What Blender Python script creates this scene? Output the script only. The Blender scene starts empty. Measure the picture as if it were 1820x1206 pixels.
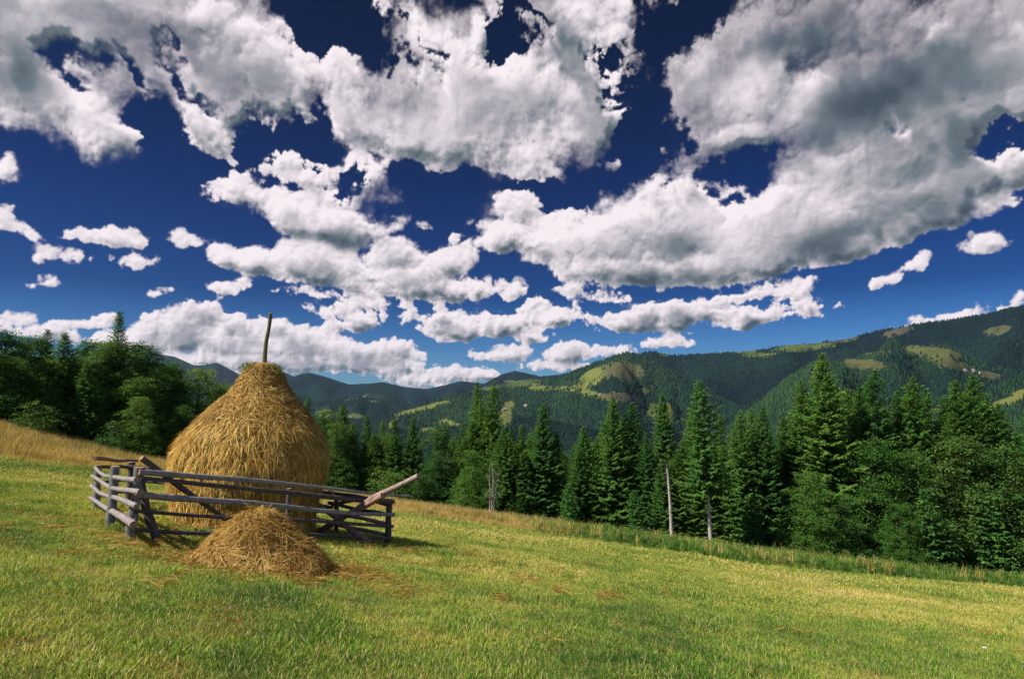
import bpy, math, random
import numpy as np
from mathutils import Vector, Matrix

random.seed(7)
RNG = np.random.default_rng(11)
R = math.radians
SC = bpy.context.scene
HAZE = 1.8e-5                    # haze density per metre
COL = SC.collection

# ------------------------------------------------------------------ camera
# the eye is the origin of the place: z = 0 is eye level, y runs into the picture, metres
F = 1150.0 / 1820.0            # focal length / picture width
PITCH = math.atan(107.0 / 1150.0)
cam_d = bpy.data.cameras.new('camera')
cam_d.sensor_width = 36.0
cam_d.lens = 36.0 * F
cam_d.clip_start = 0.05
cam_d.clip_end = 60000
cam = bpy.data.objects.new('camera', cam_d)
cam.location = (0, 0, 0)
cam.rotation_euler = (R(90) + PITCH, 0, 0)
COL.objects.link(cam)
SC.camera = cam

def ray(X, Y):
    """survey direction of a photograph point, scaled so that y = 1"""
    a = (X - 910) / 1150.0
    b = (603 - Y) / 1150.0
    cp, sp = math.cos(PITCH), math.sin(PITCH)
    dy = cp - sp * b
    dz = sp + cp * b
    return a / dy, 1.0, dz / dy

def azel(X, Y):
    x, y, z = ray(X, Y)
    return math.atan2(x, y), math.atan2(z, math.hypot(x, y))

# ------------------------------------------------------------------ render look
SC.view_settings.view_transform = 'Standard'
SC.view_settings.look = 'None'
SC.view_settings.exposure = 0.65
SC.view_settings.gamma = 1.0
SC.cycles.max_bounces = 6
SC.cycles.diffuse_bounces = 3
SC.cycles.glossy_bounces = 2
SC.cycles.transmission_bounces = 3
SC.cycles.transparent_max_bounces = 6
SC.cycles.volume_bounces = 0
SC.cycles.sample_clamp_indirect = 4.0
SC.cycles.use_denoising = True

# ------------------------------------------------------------------ sun
SUN_EL = R(47)
SUN_AZ_VEC = Vector((-1.0, -0.42, 0)).normalized()     # where the sun stands, seen from above
to_sun = Vector((SUN_AZ_VEC.x * math.cos(SUN_EL), SUN_AZ_VEC.y * math.cos(SUN_EL), math.sin(SUN_EL)))
sun_d = bpy.data.lights.new('sun', 'SUN')
sun_d.energy = 4.6
sun_d.angle = R(0.5)
sun_d.color = (1.0, 0.93, 0.80)
sun = bpy.data.objects.new('sun', sun_d)
sun.rotation_euler = to_sun.to_track_quat('Z', 'Y').to_euler()
sun.location = (-30, -5, 40)
COL.objects.link(sun)

# ------------------------------------------------------------------ node helpers
class NT:
    def __init__(s, tree):
        s.t = tree; s.n = tree.nodes; s.l = tree.links
    def new(s, kind, **kw):
        nd = s.n.new(kind)
        for k, v in kw.items():
            setattr(nd, k, v)
        return nd
    def put(s, sock, v):
        if v is None: return
        if isinstance(v, bpy.types.NodeSocket): s.l.new(v, sock)
        else: sock.default_value = v
    def math(s, op, a, b=None, c=None, clamp=False):
        nd = s.n.new('ShaderNodeMath'); nd.operation = op; nd.use_clamp = clamp
        s.put(nd.inputs[0], a); s.put(nd.inputs[1], b); s.put(nd.inputs[2], c)
        return nd.outputs[0]
    def vec(s, op, a, b=None, out=0):
        nd = s.n.new('ShaderNodeVectorMath'); nd.operation = op
        s.put(nd.inputs[0], a)
        if b is not None: s.put(nd.inputs[3 if op == 'SCALE' else 1], b)
        return nd.outputs[out]
    def comb(s, x, y, z):
        nd = s.n.new('ShaderNodeCombineXYZ')
        s.put(nd.inputs[0], x); s.put(nd.inputs[1], y); s.put(nd.inputs[2], z)
        return nd.outputs[0]
    def sep(s, v):
        nd = s.n.new('ShaderNodeSeparateXYZ'); s.put(nd.inputs[0], v); return nd.outputs
    def noise(s, v, scale, detail=4, rough=0.5, dist=0.0, out=0, lac=2.0):
        nd = s.n.new('ShaderNodeTexNoise')
        s.put(nd.inputs['Vector'], v)
        nd.inputs['Scale'].default_value = scale; nd.inputs['Detail'].default_value = detail
        nd.inputs['Roughness'].default_value = rough; nd.inputs['Distortion'].default_value = dist
        nd.inputs['Lacunarity'].default_value = lac
        return nd.outputs[out]
    def voro(s, v, scale, feature='F1', smooth=None, detail=0.0):
        nd = s.n.new('ShaderNodeTexVoronoi'); nd.feature = feature
        s.put(nd.inputs['Vector'], v); nd.inputs['Scale'].default_value = scale
        nd.inputs['Detail'].default_value = detail
        if smooth is not None: nd.inputs['Smoothness'].default_value = smooth
        return nd.outputs['Distance']
    def rng(s, v, a, b, c=0.0, d=1.0, smooth=True):
        nd = s.n.new('ShaderNodeMapRange'); nd.interpolation_type = 'SMOOTHSTEP' if smooth else 'LINEAR'
        s.put(nd.inputs[0], v)
        for i, q in zip((1, 2, 3, 4), (a, b, c, d)): s.put(nd.inputs[i], q)
        return nd.outputs[0]
    def mix(s, f, a, b, mode='MIX'):
        nd = s.n.new('ShaderNodeMix'); nd.data_type = 'RGBA'; nd.blend_type = mode
        s.put(nd.inputs[0], f)
        for sock, v in ((nd.inputs[6], a), (nd.inputs[7], b)):
            if isinstance(v, tuple) and len(v) == 3: v = v + (1.0,)
            s.put(sock, v)
        return nd.outputs[2]
    def ramp(s, v, stops):
        nd = s.n.new('ShaderNodeValToRGB'); s.put(nd.inputs[0], v)
        cr = nd.color_ramp
        while len(cr.elements) < len(stops): cr.elements.new(0.5)
        for e, (p, c) in zip(cr.elements, stops):
            e.position = p; e.color = tuple(c) + (1.0,)
        return nd.outputs[0]

# ------------------------------------------------------------------ sky
def perlin(x, y, seed):
    """classic gradient noise, about -1..1"""
    g = np.random.default_rng(seed)
    ang = g.random(4096) * 2 * np.pi
    gx, gy = np.cos(ang).astype(np.float32), np.sin(ang).astype(np.float32)
    xi = np.floor(x).astype(np.int64); yi = np.floor(y).astype(np.int64)
    fx = (x - xi).astype(np.float32); fy = (y - yi).astype(np.float32)
    ux = fx * fx * fx * (fx * (fx * 6 - 15) + 10); uy = fy * fy * fy * (fy * (fy * 6 - 15) + 10)
    def corner(ox, oy):
        h = ((xi + ox) * 73856093 ^ (yi + oy) * 19349663) & 4095
        return gx[h] * (fx - ox) + gy[h] * (fy - oy)
    a = corner(0, 0) * (1 - ux) + corner(1, 0) * ux
    b = corner(0, 1) * (1 - ux) + corner(1, 1) * ux
    return (a * (1 - uy) + b * uy) * 1.5
def fbm(x, y, seed, octv, rough=0.5, billow=False):
    out = np.zeros(np.shape(x), np.float32); a = 1.0; tot = 0.0
    for k in range(octv):
        n = perlin(x + 17.3 * k, y - 9.1 * k, seed + k)
        out += a * (np.abs(n) * 2 - 0.55 if billow else n); tot += a
        a *= rough; x = x * 2.03; y = y * 2.03
    return out / tot
def sstep(v, a, b):
    t = np.clip((v - a) / (b - a), 0, 1)
    return t * t * (3 - 2 * t)

# clouds of that day: centre and half axes (photograph points), turn in degrees (clockwise)
CLOUDS = [
 (120, 50, 360, 120, 0), (40, 150, 190, 80, 0), (330, 120, 270, 95, 12), (168, 205, 95, 62, 38), (375, 215, 85, 52, 35),
 (500, 190, 110, 50, 20), (60, 215, 60, 20, 10),
 (720, 215, 210, 70, 6), (860, 165, 270, 110, 4), (770, 70, 190, 60, 0), (1000, 90, 150, 100, 20), (1045, 215, 95, 75, 30),
 (930, 270, 120, 38, 5), (690, 10, 90, 30, 0),
 (1300, 140, 150, 120, 20), (1450, 60, 300, 100, 0), (1560, 170, 290, 140, 5), (1720, 90, 200, 150, 0), (1330, 235, 190, 55, 5),
 (1720, 230, 170, 75, -10), (1500, 250, 160, 55, -20), (1190, 235, 60, 40, -30),
 (1130, 405, 140, 75, -18), (1230, 395, 150, 85, -15), (1400, 400, 210, 100, -18), (1570, 345, 210, 95, -16),
 (1740, 300, 130, 60, -10), (1000, 435, 85, 55, -5), (1130, 480, 170, 36, 3), (1320, 465, 200, 42, -6), (1490, 440, 130, 45, -10),
 (1640, 390, 150, 45, -10), (1250, 320, 50, 40, -20), (1150, 345, 70, 32, -20), (1470, 300, 80, 80, -40),
 (545, 300, 62, 44, 0), (640, 305, 42, 42, 0), (415, 343, 55, 30, 10), (520, 380, 105, 42, 18), (590, 400, 75, 42, 0), (610, 350, 85, 36, 0),
 (440, 462, 88, 34, 12), (560, 470, 100, 42, 0), (700, 455, 68, 35, 0), (800, 470, 70, 38, -20), (760, 515, 125, 30, 0), (660, 490, 70, 25, 0),
 (915, 375, 38, 30, 0), (886, 432, 38, 33, 0), (815, 425, 24, 14, -20),
 (190, 420, 76, 21, 5), (325, 425, 34, 13, 0), (22, 392, 48, 16, 22), (25, 560, 32, 13, 0), (284, 525, 23, 9, 0), (0, 290, 14, 14, 0),
 (362, 562, 52, 26, 0), (330, 600, 100, 28, 0), (430, 612, 130, 32, 0), (540, 612, 92, 36, 0), (640, 640, 96, 34, 0), (480, 645, 200, 24, 0),
 (150, 575, 62, 17, -8), (175, 562, 22, 14, 0), (575, 553, 34, 16, 0), (632, 572, 48, 20, -8), (650, 540, 60, 12, 0),
 (700, 625, 42, 22, 0), (820, 585, 85, 30, 0), (900, 575, 80, 26, 0), (985, 563, 52, 24, 0), (740, 572, 24, 12, 0),
 (895, 634, 54, 17, 0), (1010, 626, 48, 20, -10), (800, 668, 70, 15, 0), (740, 676, 60, 15, 0), (860, 664, 24, 14, 0), (980, 652, 60, 9, 0),
 (500, 130, 120, 62, 10), (640, 140, 120, 55, 0), (1235, 130, 90, 120, 20), (1120, 60, 50, 70, 20), (1060, 300, 60, 14, 0), (1440, 300, 120, 60, -20), (1010, 400, 50, 30, -20),
 (120, 455, 40, 10, 0), (400, 510, 26, 9, 0), (955, 600, 30, 12, 0), (1090, 625, 40, 9, 0), (1270, 640, 40, 8, 0), (1450, 560, 26, 10, 0), (560, 520, 40, 10, 0), (1570, 500, 26, 10, -20),
 (80, 500, 24, 8, 0), (235, 470, 30, 9, 0), (1080, 530, 40, 12, 0), (930, 545, 34, 9, 0), (1480, 545, 30, 8, -10), (700, 395, 24, 10, -20), (770, 400, 20, 10, 0), (1620, 470, 40, 10, -15),
 (250, 610, 120, 24, 0), (90, 590, 50, 14, 0), (420, 585, 60, 26, 0), (560, 640, 120, 22, 0), (700, 655, 60, 18, 0), (330, 575, 60, 24, 0), (0, 575, 50, 14, 0), (500, 590, 40, 20, 0),
 (560, 30, 130, 34, 10), (1110, 40, 90, 60, 30), (620, 545, 70, 14, 0), (850, 520, 60, 20, -20), (720, 500, 90, 34, 0), (300, 30, 300, 60, 0),
 (915, 517, 22, 16, -20), (1018, 512, 26, 20, 0),
 (1130, 570, 90, 26, -4), (1240, 560, 110, 28, -4), (1340, 560, 95, 24, -4), (1405, 518, 38, 17, -10), (1300, 530, 110, 16, -6),
 (1172, 612, 54, 12, -3), (1700, 565, 110, 16, -10), (1800, 545, 60, 16, -5), (1757, 433, 40, 23, -12),
]
# openings in the cloud cover, the same way
HOLES = [
 (590, 42, 88, 46, 0), (110, 112, 55, 24, 20), (330, 128, 70, 12, 35), (716, 104, 22, 22, 0), (895, 70, 26, 62, 20), (760, 65, 30, 10, 30), (1085, 130, 30, 26, -40), 
 (1148, 215, 26, 95, 25), (1200, 20, 70, 30, 0), (1185, 60, 26, 60, 20), (1196, 240, 22, 22, 0), (1305, 300, 66, 26, -15), (1297, 365, 26, 18, 0), (1582, 195, 24, 26, 20),
 (462, 225, 24, 50, 10), (540, 225, 34, 30, 10), (285, 225, 38, 55, 30), (520, 262, 60, 22, 10), (215, 128, 40, 12, 30), (1790, 245, 50, 30, 0), (620, 330, 16, 30, 20), (1130, 285, 70, 30, -20), (940, 30, 40, 14, 30), (1110, 170, 40, 10, -45),
]
# broad grey undersides: centre, half axes, turn, strength
SHADES = [
 (1620, 160, 250, 80, 0, 1.0), (1720, 230, 140, 62, -10, 1.0), (1380, 60, 210, 60, -10, 0.85), (30, 120, 150, 60, 0, 0.85),
 (1520, 420, 170, 40, -12, 0.85), (1130, 500, 190, 24, -2, 0.75), (1430, 250, 130, 50, -20, 0.7), (600, 422, 90, 16, 0, 0.5),
 (280, 70, 240, 55, 5, 0.45), (1220, 430, 45, 25, 0, 0.5), (1640, 290, 60, 30, -30, 0.4), (900, 290, 160, 22, 0, 0.25),
]

# the cloud field over azimuth and height above the horizon (a sector, mirrored on round the sky)
CW, CH = 2400, 1000
AZ0, AZ1, EL0, EL1 = R(-60), R(60), R(-2), R(48)
def cloud_field():
    azv = np.linspace(AZ0, AZ1, CW, dtype=np.float32); elv = np.linspace(EL0, EL1, CH, dtype=np.float32)
    az, el = np.meshgrid(azv, elv)
    z = np.maximum(np.sin(el), 0)
    amp = 0.22 + 1.5 * z
    # puffs shrink towards the horizon: noise at four sizes, each for its own height, blended
    bands = [(-0.05, 0.05, 0.28), (0.05, 0.17, 0.50), (0.17, 0.36, 0.80), (0.36, 0.90, 1.15)]
    centres = [0.0, 0.12, 0.27, 0.50]
    def multi(scale, seed, octv, rough=0.5, billow=False, wx=None, wy=None, sx=1.0):
        out = np.zeros(az.shape, np.float32)
        for i, (lo, hi, a) in enumerate(bands):
            c = centres[i]
            wl = np.ones_like(elv)
            if i > 0: wl = wl * sstep(elv, centres[i - 1], c)
            if i < 3: wl = wl * (1 - sstep(elv, c, centres[i + 1]))
            rows = np.nonzero(wl > 0)[0]
            r0, r1 = rows[0], rows[-1] + 1
            x = az[r0:r1] * scale / a * sx; y = el[r0:r1] * scale / a
            if wx is not None: x = x + wx[r0:r1]; y = y + wy[r0:r1]
            out[r0:r1] += wl[r0:r1, None] * fbm(x, y, seed + 100 * i, octv, rough, billow)
        return out
    w1x = multi(5, 1, 3); w1y = multi(5, 21, 3)
    w2x = multi(15, 31, 7, 0.62); w2y = multi(15, 41, 7, 0.62)
    ax = az + amp * (0.034 * w1x + 0.026 * w2x)
    ay = el + amp * (0.028 * w1y + 0.022 * w2y)
    def blob(c, x, y):
        X, Y, rx, ry, a = c[:5]
        a0, e0 = azel(X, Y)
        sx = abs(azel(X + 20, Y)[0] - a0) / 20; sy = abs(azel(X, Y - 20)[1] - e0) / 20
        t = R(a)
        u = (x - a0) * math.cos(t) - (y - e0) * math.sin(t)
        v = (x - a0) * math.sin(t) + (y - e0) * math.cos(t)
        if Y > 330 and len(c) == 5: v = np.where(v < 0, v * 1.3, v * 0.95)      # flat bases on the far cumulus
        return np.sqrt((u / (rx * sx)) ** 2 + (v / (ry * sy)) ** 2), min(rx * sx, ry * sy)
    F = np.full(az.shape, -1.0, np.float32)
    for c in CLOUDS:
        d, s = blob(c, ax, ay)
        s = min(s, 0.075)
        v = ((1.02 if c[1] > 480 else 1.05) - d) * s
        k = 0.006
        h = np.clip(0.5 + 0.5 * (v - F) / k, 0, 1)
        F = F * (1 - h) + v * h + k * h * (1 - h)
    for c in HOLES:
        d, s = blob(c, ax + amp * 0.09 * w2y, ay - amp * 0.09 * w2x)
        F = F - 0.062 * amp * sstep(-d, -1.7, -0.20)
    bil = multi(11, 51, 6, 0.50, True, 0.3 * w2x, 0.3 * w2y)
    bilS = multi(11, 51, 4, 0.46, True, 0.3 * w2x, 0.3 * w2y)
    bil2 = multi(34, 91, 5, 0.52, True)
    fine = multi(40, 71, 6, 0.64)
    hole = multi(6.5, 171, 7, 0.60)
    upc = sstep(el, 0.20, 0.45)
    dens = F + amp * (0.034 * bil + 0.010 * bil2 + (0.005 + 0.014 * upc) * fine + (0.034 + 0.016 * upc) * hole) + 0.003 * amp
    raggy = sstep(multi(6, 77, 3), -0.25, 0.35) * (0.35 + 0.65 * sstep(el, 0.12, 0.4))
    edge = amp * (0.006 + raggy * (0.012 + 0.085 * upc))
    mask = sstep(dens, -0.15 * edge, edge)
    veil = sstep(dens + amp * 0.030 * (multi(8, 301, 7, 0.66) + 0.3 * w2x), -0.004, 0.030 * amp) * 0.55 * upc
    mask = np.maximum(mask, veil)
    # relief as a height over the sheet of sky, lit from the upper left
    H = sstep(dens / amp, 0.0, 0.05) * 0.6 + np.clip(dens / amp, 0, 0.12) * 4 + 0.60 * bilS + 0.07 * bil2
    def shift(A, st):
        out = np.empty_like(A)
        for r0 in range(0, CH, 10):
            am = float(amp[r0, 0])
            oy = int(round(st * am * 1.0)); ox = int(round(-st * am * 0.65))
            rr = np.clip(np.arange(r0, r0 + 10) + oy, 0, CH - 1)
            out[r0:r0 + 10] = np.roll(A[rr], -ox, axis=1)
        return out
    relief = np.clip((shift(H, 3.5) - H) * 1.3 + (shift(H, 9) - H) * 0.7, -1, 1)       # > 0: turned from the sun
    T = np.clip(dens / amp, 0, 0.10) * (1 + 0.6 * bil)
    occ = np.zeros_like(T)
    for k in range(1, 13): occ += shift(T, 4.2 * k)
    occ = sstep(occ / 12, 0.006, 0.062)
    under = np.clip(1 - sstep(shift(T, -16), 0.0, 0.03), 0, 1)                       # nothing below: the base
    shade = np.zeros_like(T)
    for c in SHADES:
        d, s = blob(c, ax, ay)
        shade = np.maximum(shade, c[5] * sstep(-d, -1.35, -0.1))
    big = multi(5, 61, 5, 0.55)
    deep = sstep(dens / amp, 0.0, 0.06)
    grey = 0.10 + 0.28 * occ + 0.40 * occ * under + (0.34 + 0.10 * (1 - upc)) * relief * (1 - 0.5 * shade) + 0.50 * shade * (0.35 + 0.65 * deep) * (1 + 0.6 * bil + 0.9 * big) + deep * 0.55 * big
    for k in range(2):                                   # cloud is soft: no grain inside it
        grey = (grey + np.roll(grey, 1, 0) + np.roll(grey, -1, 0) + np.roll(grey, 1, 1) + np.roll(grey, -1, 1)) / 5
    return mask, np.clip(grey, 0, 1)
mask, grey = cloud_field()
cimg = bpy.data.images.new('cloud_field', CW, CH, float_buffer=True, alpha=False)
cimg.colorspace_settings.name = 'Non-Color'
px4 = np.ones((CH, CW, 4), np.float32)
px4[..., 0] = mask; px4[..., 1] = grey; px4[..., 2] = 0
cimg.pixels.foreach_set(px4.ravel())
cimg.update()
cimg.pack()

world = bpy.data.worlds.new('World')
SC.world = world
world.use_nodes = True
W = NT(world.node_tree)
W.n.clear()
sky = W.new('ShaderNodeTexSky', sky_type='NISHITA', sun_disc=False)
sky.sun_elevation = SUN_EL
sky.sun_rotation = math.atan2(to_sun.x, to_sun.y)
sky.altitude = 1200; sky.air_density = 1.0; sky.dust_density = 0.6; sky.ozone_density = 2.0
tc = W.new('ShaderNodeTexCoord')
dx, dy, dz = W.sep(W.vec('NORMALIZE', tc.outputs['Generated']))
az = W.math('ARCTAN2', dx, dy)
el = W.math('ARCSINE', dz)
uv = W.comb(W.rng(az, AZ0, AZ1, 0, 1, smooth=False), W.rng(el, EL0, EL1, 0, 1, smooth=False), 0)
for nd in W.n:
    if nd.bl_idname == 'ShaderNodeMapRange': nd.clamp = False
it = W.new('ShaderNodeTexImage', image=cimg, extension='MIRROR', interpolation='Cubic')
W.put(it.inputs[0], uv)
cm, cg, _b = W.sep(it.outputs[0])
ccol = W.ramp(cg, [(0.0, (0.66, 0.60, 0.63)), (0.20, (0.50, 0.455, 0.485)), (0.42, (0.27, 0.262, 0.290)), (0.68, (0.105, 0.130, 0.150)), (1.0, (0.042, 0.060, 0.078))])
ccol = W.vec('SCALE', ccol, 8.4)
# the polarised, deep blue of this sky
skyc = W.new('ShaderNodeGamma'); W.put(skyc.inputs[0], W.vec('SCALE', sky.outputs[0], 0.12)); skyc.inputs[1].default_value = 1.35
tint = W.vec('MULTIPLY', skyc.outputs[0], (1.5, 4.3, 7.0))
elr = W.rng(el, 0.0, 0.62)
plain = W.vec('MULTIPLY', tint, (2.6, 1.35, 1.0))        # the paler sky towards the sun, away from the polarised quarter
tint = W.vec('MULTIPLY', tint, W.ramp(elr, [(0.0, (0.85, 0.60, 0.62)), (0.16, (0.17, 0.235, 0.33)), (0.45, (0.13, 0.175, 0.27)), (1.0, (0.095, 0.115, 0.145))]))
tint = W.mix(W.rng(dy, -0.15, 0.45), plain, tint)
mx = W.mix(cm, tint, ccol)
bg = W.new('ShaderNodeBackground')
W.put(bg.inputs[0], mx)
bg.inputs[1].default_value = 0.11
wo = W.new('ShaderNodeOutputWorld')
W.l.new(bg.outputs[0], wo.inputs[0])
world.cycles.sampling_method = 'MANUAL'
world.cycles.sample_map_resolution = 1024

# ------------------------------------------------------------------ object helpers
def tag(o, label=None, cat=None, group=None, kind=None):
    if label: o['label'] = label
    if cat: o['category'] = cat
    if group: o['group'] = group
    if kind: o['kind'] = kind
    return o
def empty(name, loc, label=None, cat=None, group=None):
    o = bpy.data.objects.new(name, None)
    o.empty_display_size = 0.2
    o.location = loc
    COL.objects.link(o)
    return tag(o, label, cat, group)
def mesh_np(name, V, Fq=None, Ft=None, mat=None, attrs=None, smooth=False):
    """mesh from arrays: V (n,3), quads Fq (m,4), triangles Ft (k,3); attrs {name: per-vertex floats}"""
    me = bpy.data.meshes.new(name)
    V = np.asarray(V, np.float32)
    nq = 0 if Fq is None else len(Fq); nt = 0 if Ft is None else len(Ft)
    me.vertices.add(len(V)); me.vertices.foreach_set('co', V.ravel())
    parts = []
    if nq: parts.append(np.asarray(Fq, np.int32).ravel())
    if nt: parts.append(np.asarray(Ft, np.int32).ravel())
    loops = np.concatenate(parts)
    me.loops.add(len(loops)); me.loops.foreach_set('vertex_index', loops)
    starts = np.concatenate([np.arange(nq) * 4, nq * 4 + np.arange(nt) * 3]).astype(np.int32)
    me.polygons.add(nq + nt); me.polygons.foreach_set('loop_start', starts)
    me.polygons.foreach_set('use_smooth', np.full(nq + nt, smooth))
    me.update(calc_edges=True)
    for k, v in (attrs or {}).items():
        at = me.attributes.new(k, 'FLOAT', 'POINT'); at.data.foreach_set('value', np.asarray(v, np.float32))
    if mat: me.materials.append(mat)
    return me
def link(name, me, parent=None, loc=(0, 0, 0)):
    o = bpy.data.objects.new(name, me)
    o.location = loc
    if parent: o.parent = parent
    COL.objects.link(o)
    return o
class MB:
    """collects pieces of one mesh"""
    def __init__(s): s.v = []; s.q = []; s.t = []; s.n = 0; s.a = []
    def add(s, V, Q=None, T=None, a=0.5):
        V = np.asarray(V, float).reshape(-1, 3)
        if Q is not None and len(Q): s.q.append(np.asarray(Q) + s.n)
        if T is not None and len(T): s.t.append(np.asarray(T) + s.n)
        s.v.append(V); s.a.append(np.full(len(V), a) if np.isscalar(a) else np.asarray(a)); s.n += len(V)
    def mesh(s, name, mat, origin=(0, 0, 0), smooth=False):
        V = np.concatenate(s.v) - np.asarray(origin)
        q = np.concatenate(s.q) if s.q else None; t = np.concatenate(s.t) if s.t else None
        return mesh_np(name, V, q, t, mat, {'c': np.concatenate(s.a)}, smooth)
def tube(mb, pts, rad, sides=10, a=0.5, wob=0.0, seed=0, cap=True):
    pts = [Vector(p) for p in pts]
    n = len(pts); rr = random.Random(seed)
    if np.isscalar(rad): rad = [rad] * n
    V = []; up = Vector((0, 0, 1))
    t0 = (pts[1] - pts[0]).normalized()
    u = t0.cross(up)
    if u.length < 0.1: u = t0.cross(Vector((1, 0, 0)))
    u.normalize()
    for i, p in enumerate(pts):
        t = (pts[min(i + 1, n - 1)] - pts[max(i - 1, 0)]).normalized()
        u = (u - t * u.dot(t)).normalized(); w = t.cross(u)
        for k in range(sides):
            an = 2 * math.pi * k / sides
            r = rad[i] * (1 + wob * rr.uniform(-1, 1))
            V.append(p + u * (math.cos(an) * r) + w * (math.sin(an) * r))
    Q = [(i * sides + k, i * sides + (k + 1) % sides, (i + 1) * sides + (k + 1) % sides, (i + 1) * sides + k)
         for i in range(n - 1) for k in range(sides)]
    mb.add([tuple(v) for v in V], Q, None, a)
    if cap:
        for i, rev in ((0, True), (n - 1, False)):
            ring = [tuple(V[i * sides + k]) for k in range(sides)] + [tuple(pts[i])]
            T = [((k + 1) % sides, k, sides) if rev else (k, (k + 1) % sides, sides) for k in range(sides)]
            mb.add(ring, None, T, 1.0)

# ------------------------------------------------------------------ materials
def material(name, rough=0.9, spec=0.1):
    m = bpy.data.materials.new(name); m.use_nodes = True
    N = NT(m.node_tree); N.n.clear()
    out = N.new('ShaderNodeOutputMaterial')
    b = N.new('ShaderNodeBsdfPrincipled')
    b.inputs['Roughness'].default_value = rough
    b.inputs['Specular IOR Level'].default_value = spec
    N.l.new(b.outputs[0], out.inputs[0])
    return m, N, b, out
def attr(N, name, out=2):
    nd = N.new('ShaderNodeAttribute'); nd.attribute_name = name; return nd.outputs[out]
def pos(N):
    return N.new('ShaderNodeNewGeometry').outputs['Position']
def ocoord(N):
    return N.new('ShaderNodeTexCoord').outputs['Object']
def leafy(N, b, out, col, trans=0.3):
    """leaf-like surface: some light passes through"""
    tr = N.new('ShaderNodeBsdfTranslucent'); N.put(b.inputs['Base Color'], col)
    N.put(tr.inputs[0], N.mix(1.0, col, (1.25, 1.15, 0.55), 'MULTIPLY'))
    ms = N.new('ShaderNodeMixShader'); ms.inputs[0].default_value = trans
    N.l.new(b.outputs[0], ms.inputs[1]); N.l.new(tr.outputs[0], ms.inputs[2]); N.l.new(ms.outputs[0], out.inputs[0])

def leaf_material(name, dark, mid, light, trans=0.28, scale=0.6):
    m, N, b, out = material(name, 0.65, 0.25)
    oi = N.new('ShaderNodeObjectInfo')
    c = attr(N, 'c')
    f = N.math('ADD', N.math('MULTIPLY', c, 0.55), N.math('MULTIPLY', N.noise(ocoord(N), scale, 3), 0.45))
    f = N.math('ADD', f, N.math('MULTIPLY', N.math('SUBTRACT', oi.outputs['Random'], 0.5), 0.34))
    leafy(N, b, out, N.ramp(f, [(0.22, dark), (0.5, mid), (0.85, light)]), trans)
    return m
M = {}
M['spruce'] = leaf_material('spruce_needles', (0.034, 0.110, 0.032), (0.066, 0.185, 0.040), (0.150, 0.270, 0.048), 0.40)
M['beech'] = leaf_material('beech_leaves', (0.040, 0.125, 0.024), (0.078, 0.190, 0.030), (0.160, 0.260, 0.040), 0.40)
M['darkbeech'] = leaf_material('dark_leaves', (0.030, 0.098, 0.026), (0.056, 0.150, 0.030), (0.120, 0.210, 0.034), 0.38)  # a darker leaf green for some of the broad-leaved trees
M['brownleaf'] = leaf_material('turning_leaves', (0.030, 0.092, 0.022), (0.056, 0.142, 0.028), (0.125, 0.200, 0.036), 0.36)
M['sprig'] = leaf_material('fresh_sprigs', (0.03, 0.09, 0.02), (0.05, 0.16, 0.025), (0.09, 0.22, 0.03), 0.3)
M['weed'] = leaf_material('weed_leaves', (0.030, 0.100, 0.018), (0.060, 0.170, 0.022), (0.150, 0.230, 0.030), 0.3)

m, N, b, out = material('tree_bark', 0.95, 0.05)
N.put(b.inputs[0], N.ramp(N.noise(ocoord(N), 5, 6, 0.7), [(0.3, (0.030, 0.022, 0.018)), (0.7, (0.12, 0.095, 0.08))]))
M['bark'] = m
m, N, b, out = material('pale_bark', 0.9, 0.05)
N.put(b.inputs[0], N.ramp(N.noise(ocoord(N), 4, 6, 0.75), [(0.35, (0.20, 0.16, 0.14)), (0.6, (0.56, 0.50, 0.46))]))
M['palebark'] = m

def wood_material(name, lo, mid, hi, fleck, cut=(0.40, 0.27, 0.15)):
    m, N, b, out = material(name, 0.85, 0.15)
    o = ocoord(N)
    n1 = N.noise(o, 9, 8, 0.72)
    col = N.ramp(n1, [(0.30, lo), (0.50, mid), (0.68, hi)])
    fl = N.rng(N.noise(o, 22, 5, 0.65), 0.55, 0.62)
    col = N.mix(N.math('MULTIPLY', fl, 0.85), col, fleck)
    gr = N.noise(N.vec('MULTIPLY', o, (30, 4, 30)), 2.0, 5, 0.6)
    col = N.mix(0.35, col, N.ramp(gr, [(0.3, lo), (0.7, hi)]))
    ring = N.math('GREATER_THAN', attr(N, 'c'), 0.95)
    col = N.mix(ring, col, N.mix(N.noise(o, 30, 3), cut, tuple(v * 0.45 for v in cut)))
    N.put(b.inputs[0], col)
    bp = N.new('ShaderNodeBump'); bp.inputs['Strength'].default_value = 0.6; bp.inputs['Distance'].default_value = 0.01
    N.put(bp.inputs['Height'], N.math('ADD', n1, N.math('MULTIPLY', gr, 0.6))); N.l.new(bp.outputs[0], b.inputs['Normal'])
    return m
M['greylog'] = wood_material('weathered_log', (0.12, 0.095, 0.092), (0.24, 0.208, 0.212), (0.44, 0.405, 0.415), (0.040, 0.026, 0.022))
M['darklog'] = wood_material('dark_log', (0.046, 0.033, 0.032), (0.088, 0.068, 0.068), (0.19, 0.155, 0.158), (0.020, 0.014, 0.014))
M['post'] = wood_material('fence_post', (0.085, 0.085, 0.08), (0.17, 0.17, 0.165), (0.30, 0.31, 0.30), (0.04, 0.035, 0.03))
M['redlog'] = wood_material('reddish_log', (0.20, 0.085, 0.050), (0.34, 0.18, 0.13), (0.46, 0.33, 0.28), (0.09, 0.04, 0.03))
M['paleredlog'] = wood_material('pale_log', (0.14, 0.085, 0.070), (0.30, 0.215, 0.190), (0.46, 0.38, 0.35), (0.06, 0.035, 0.030))
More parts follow.
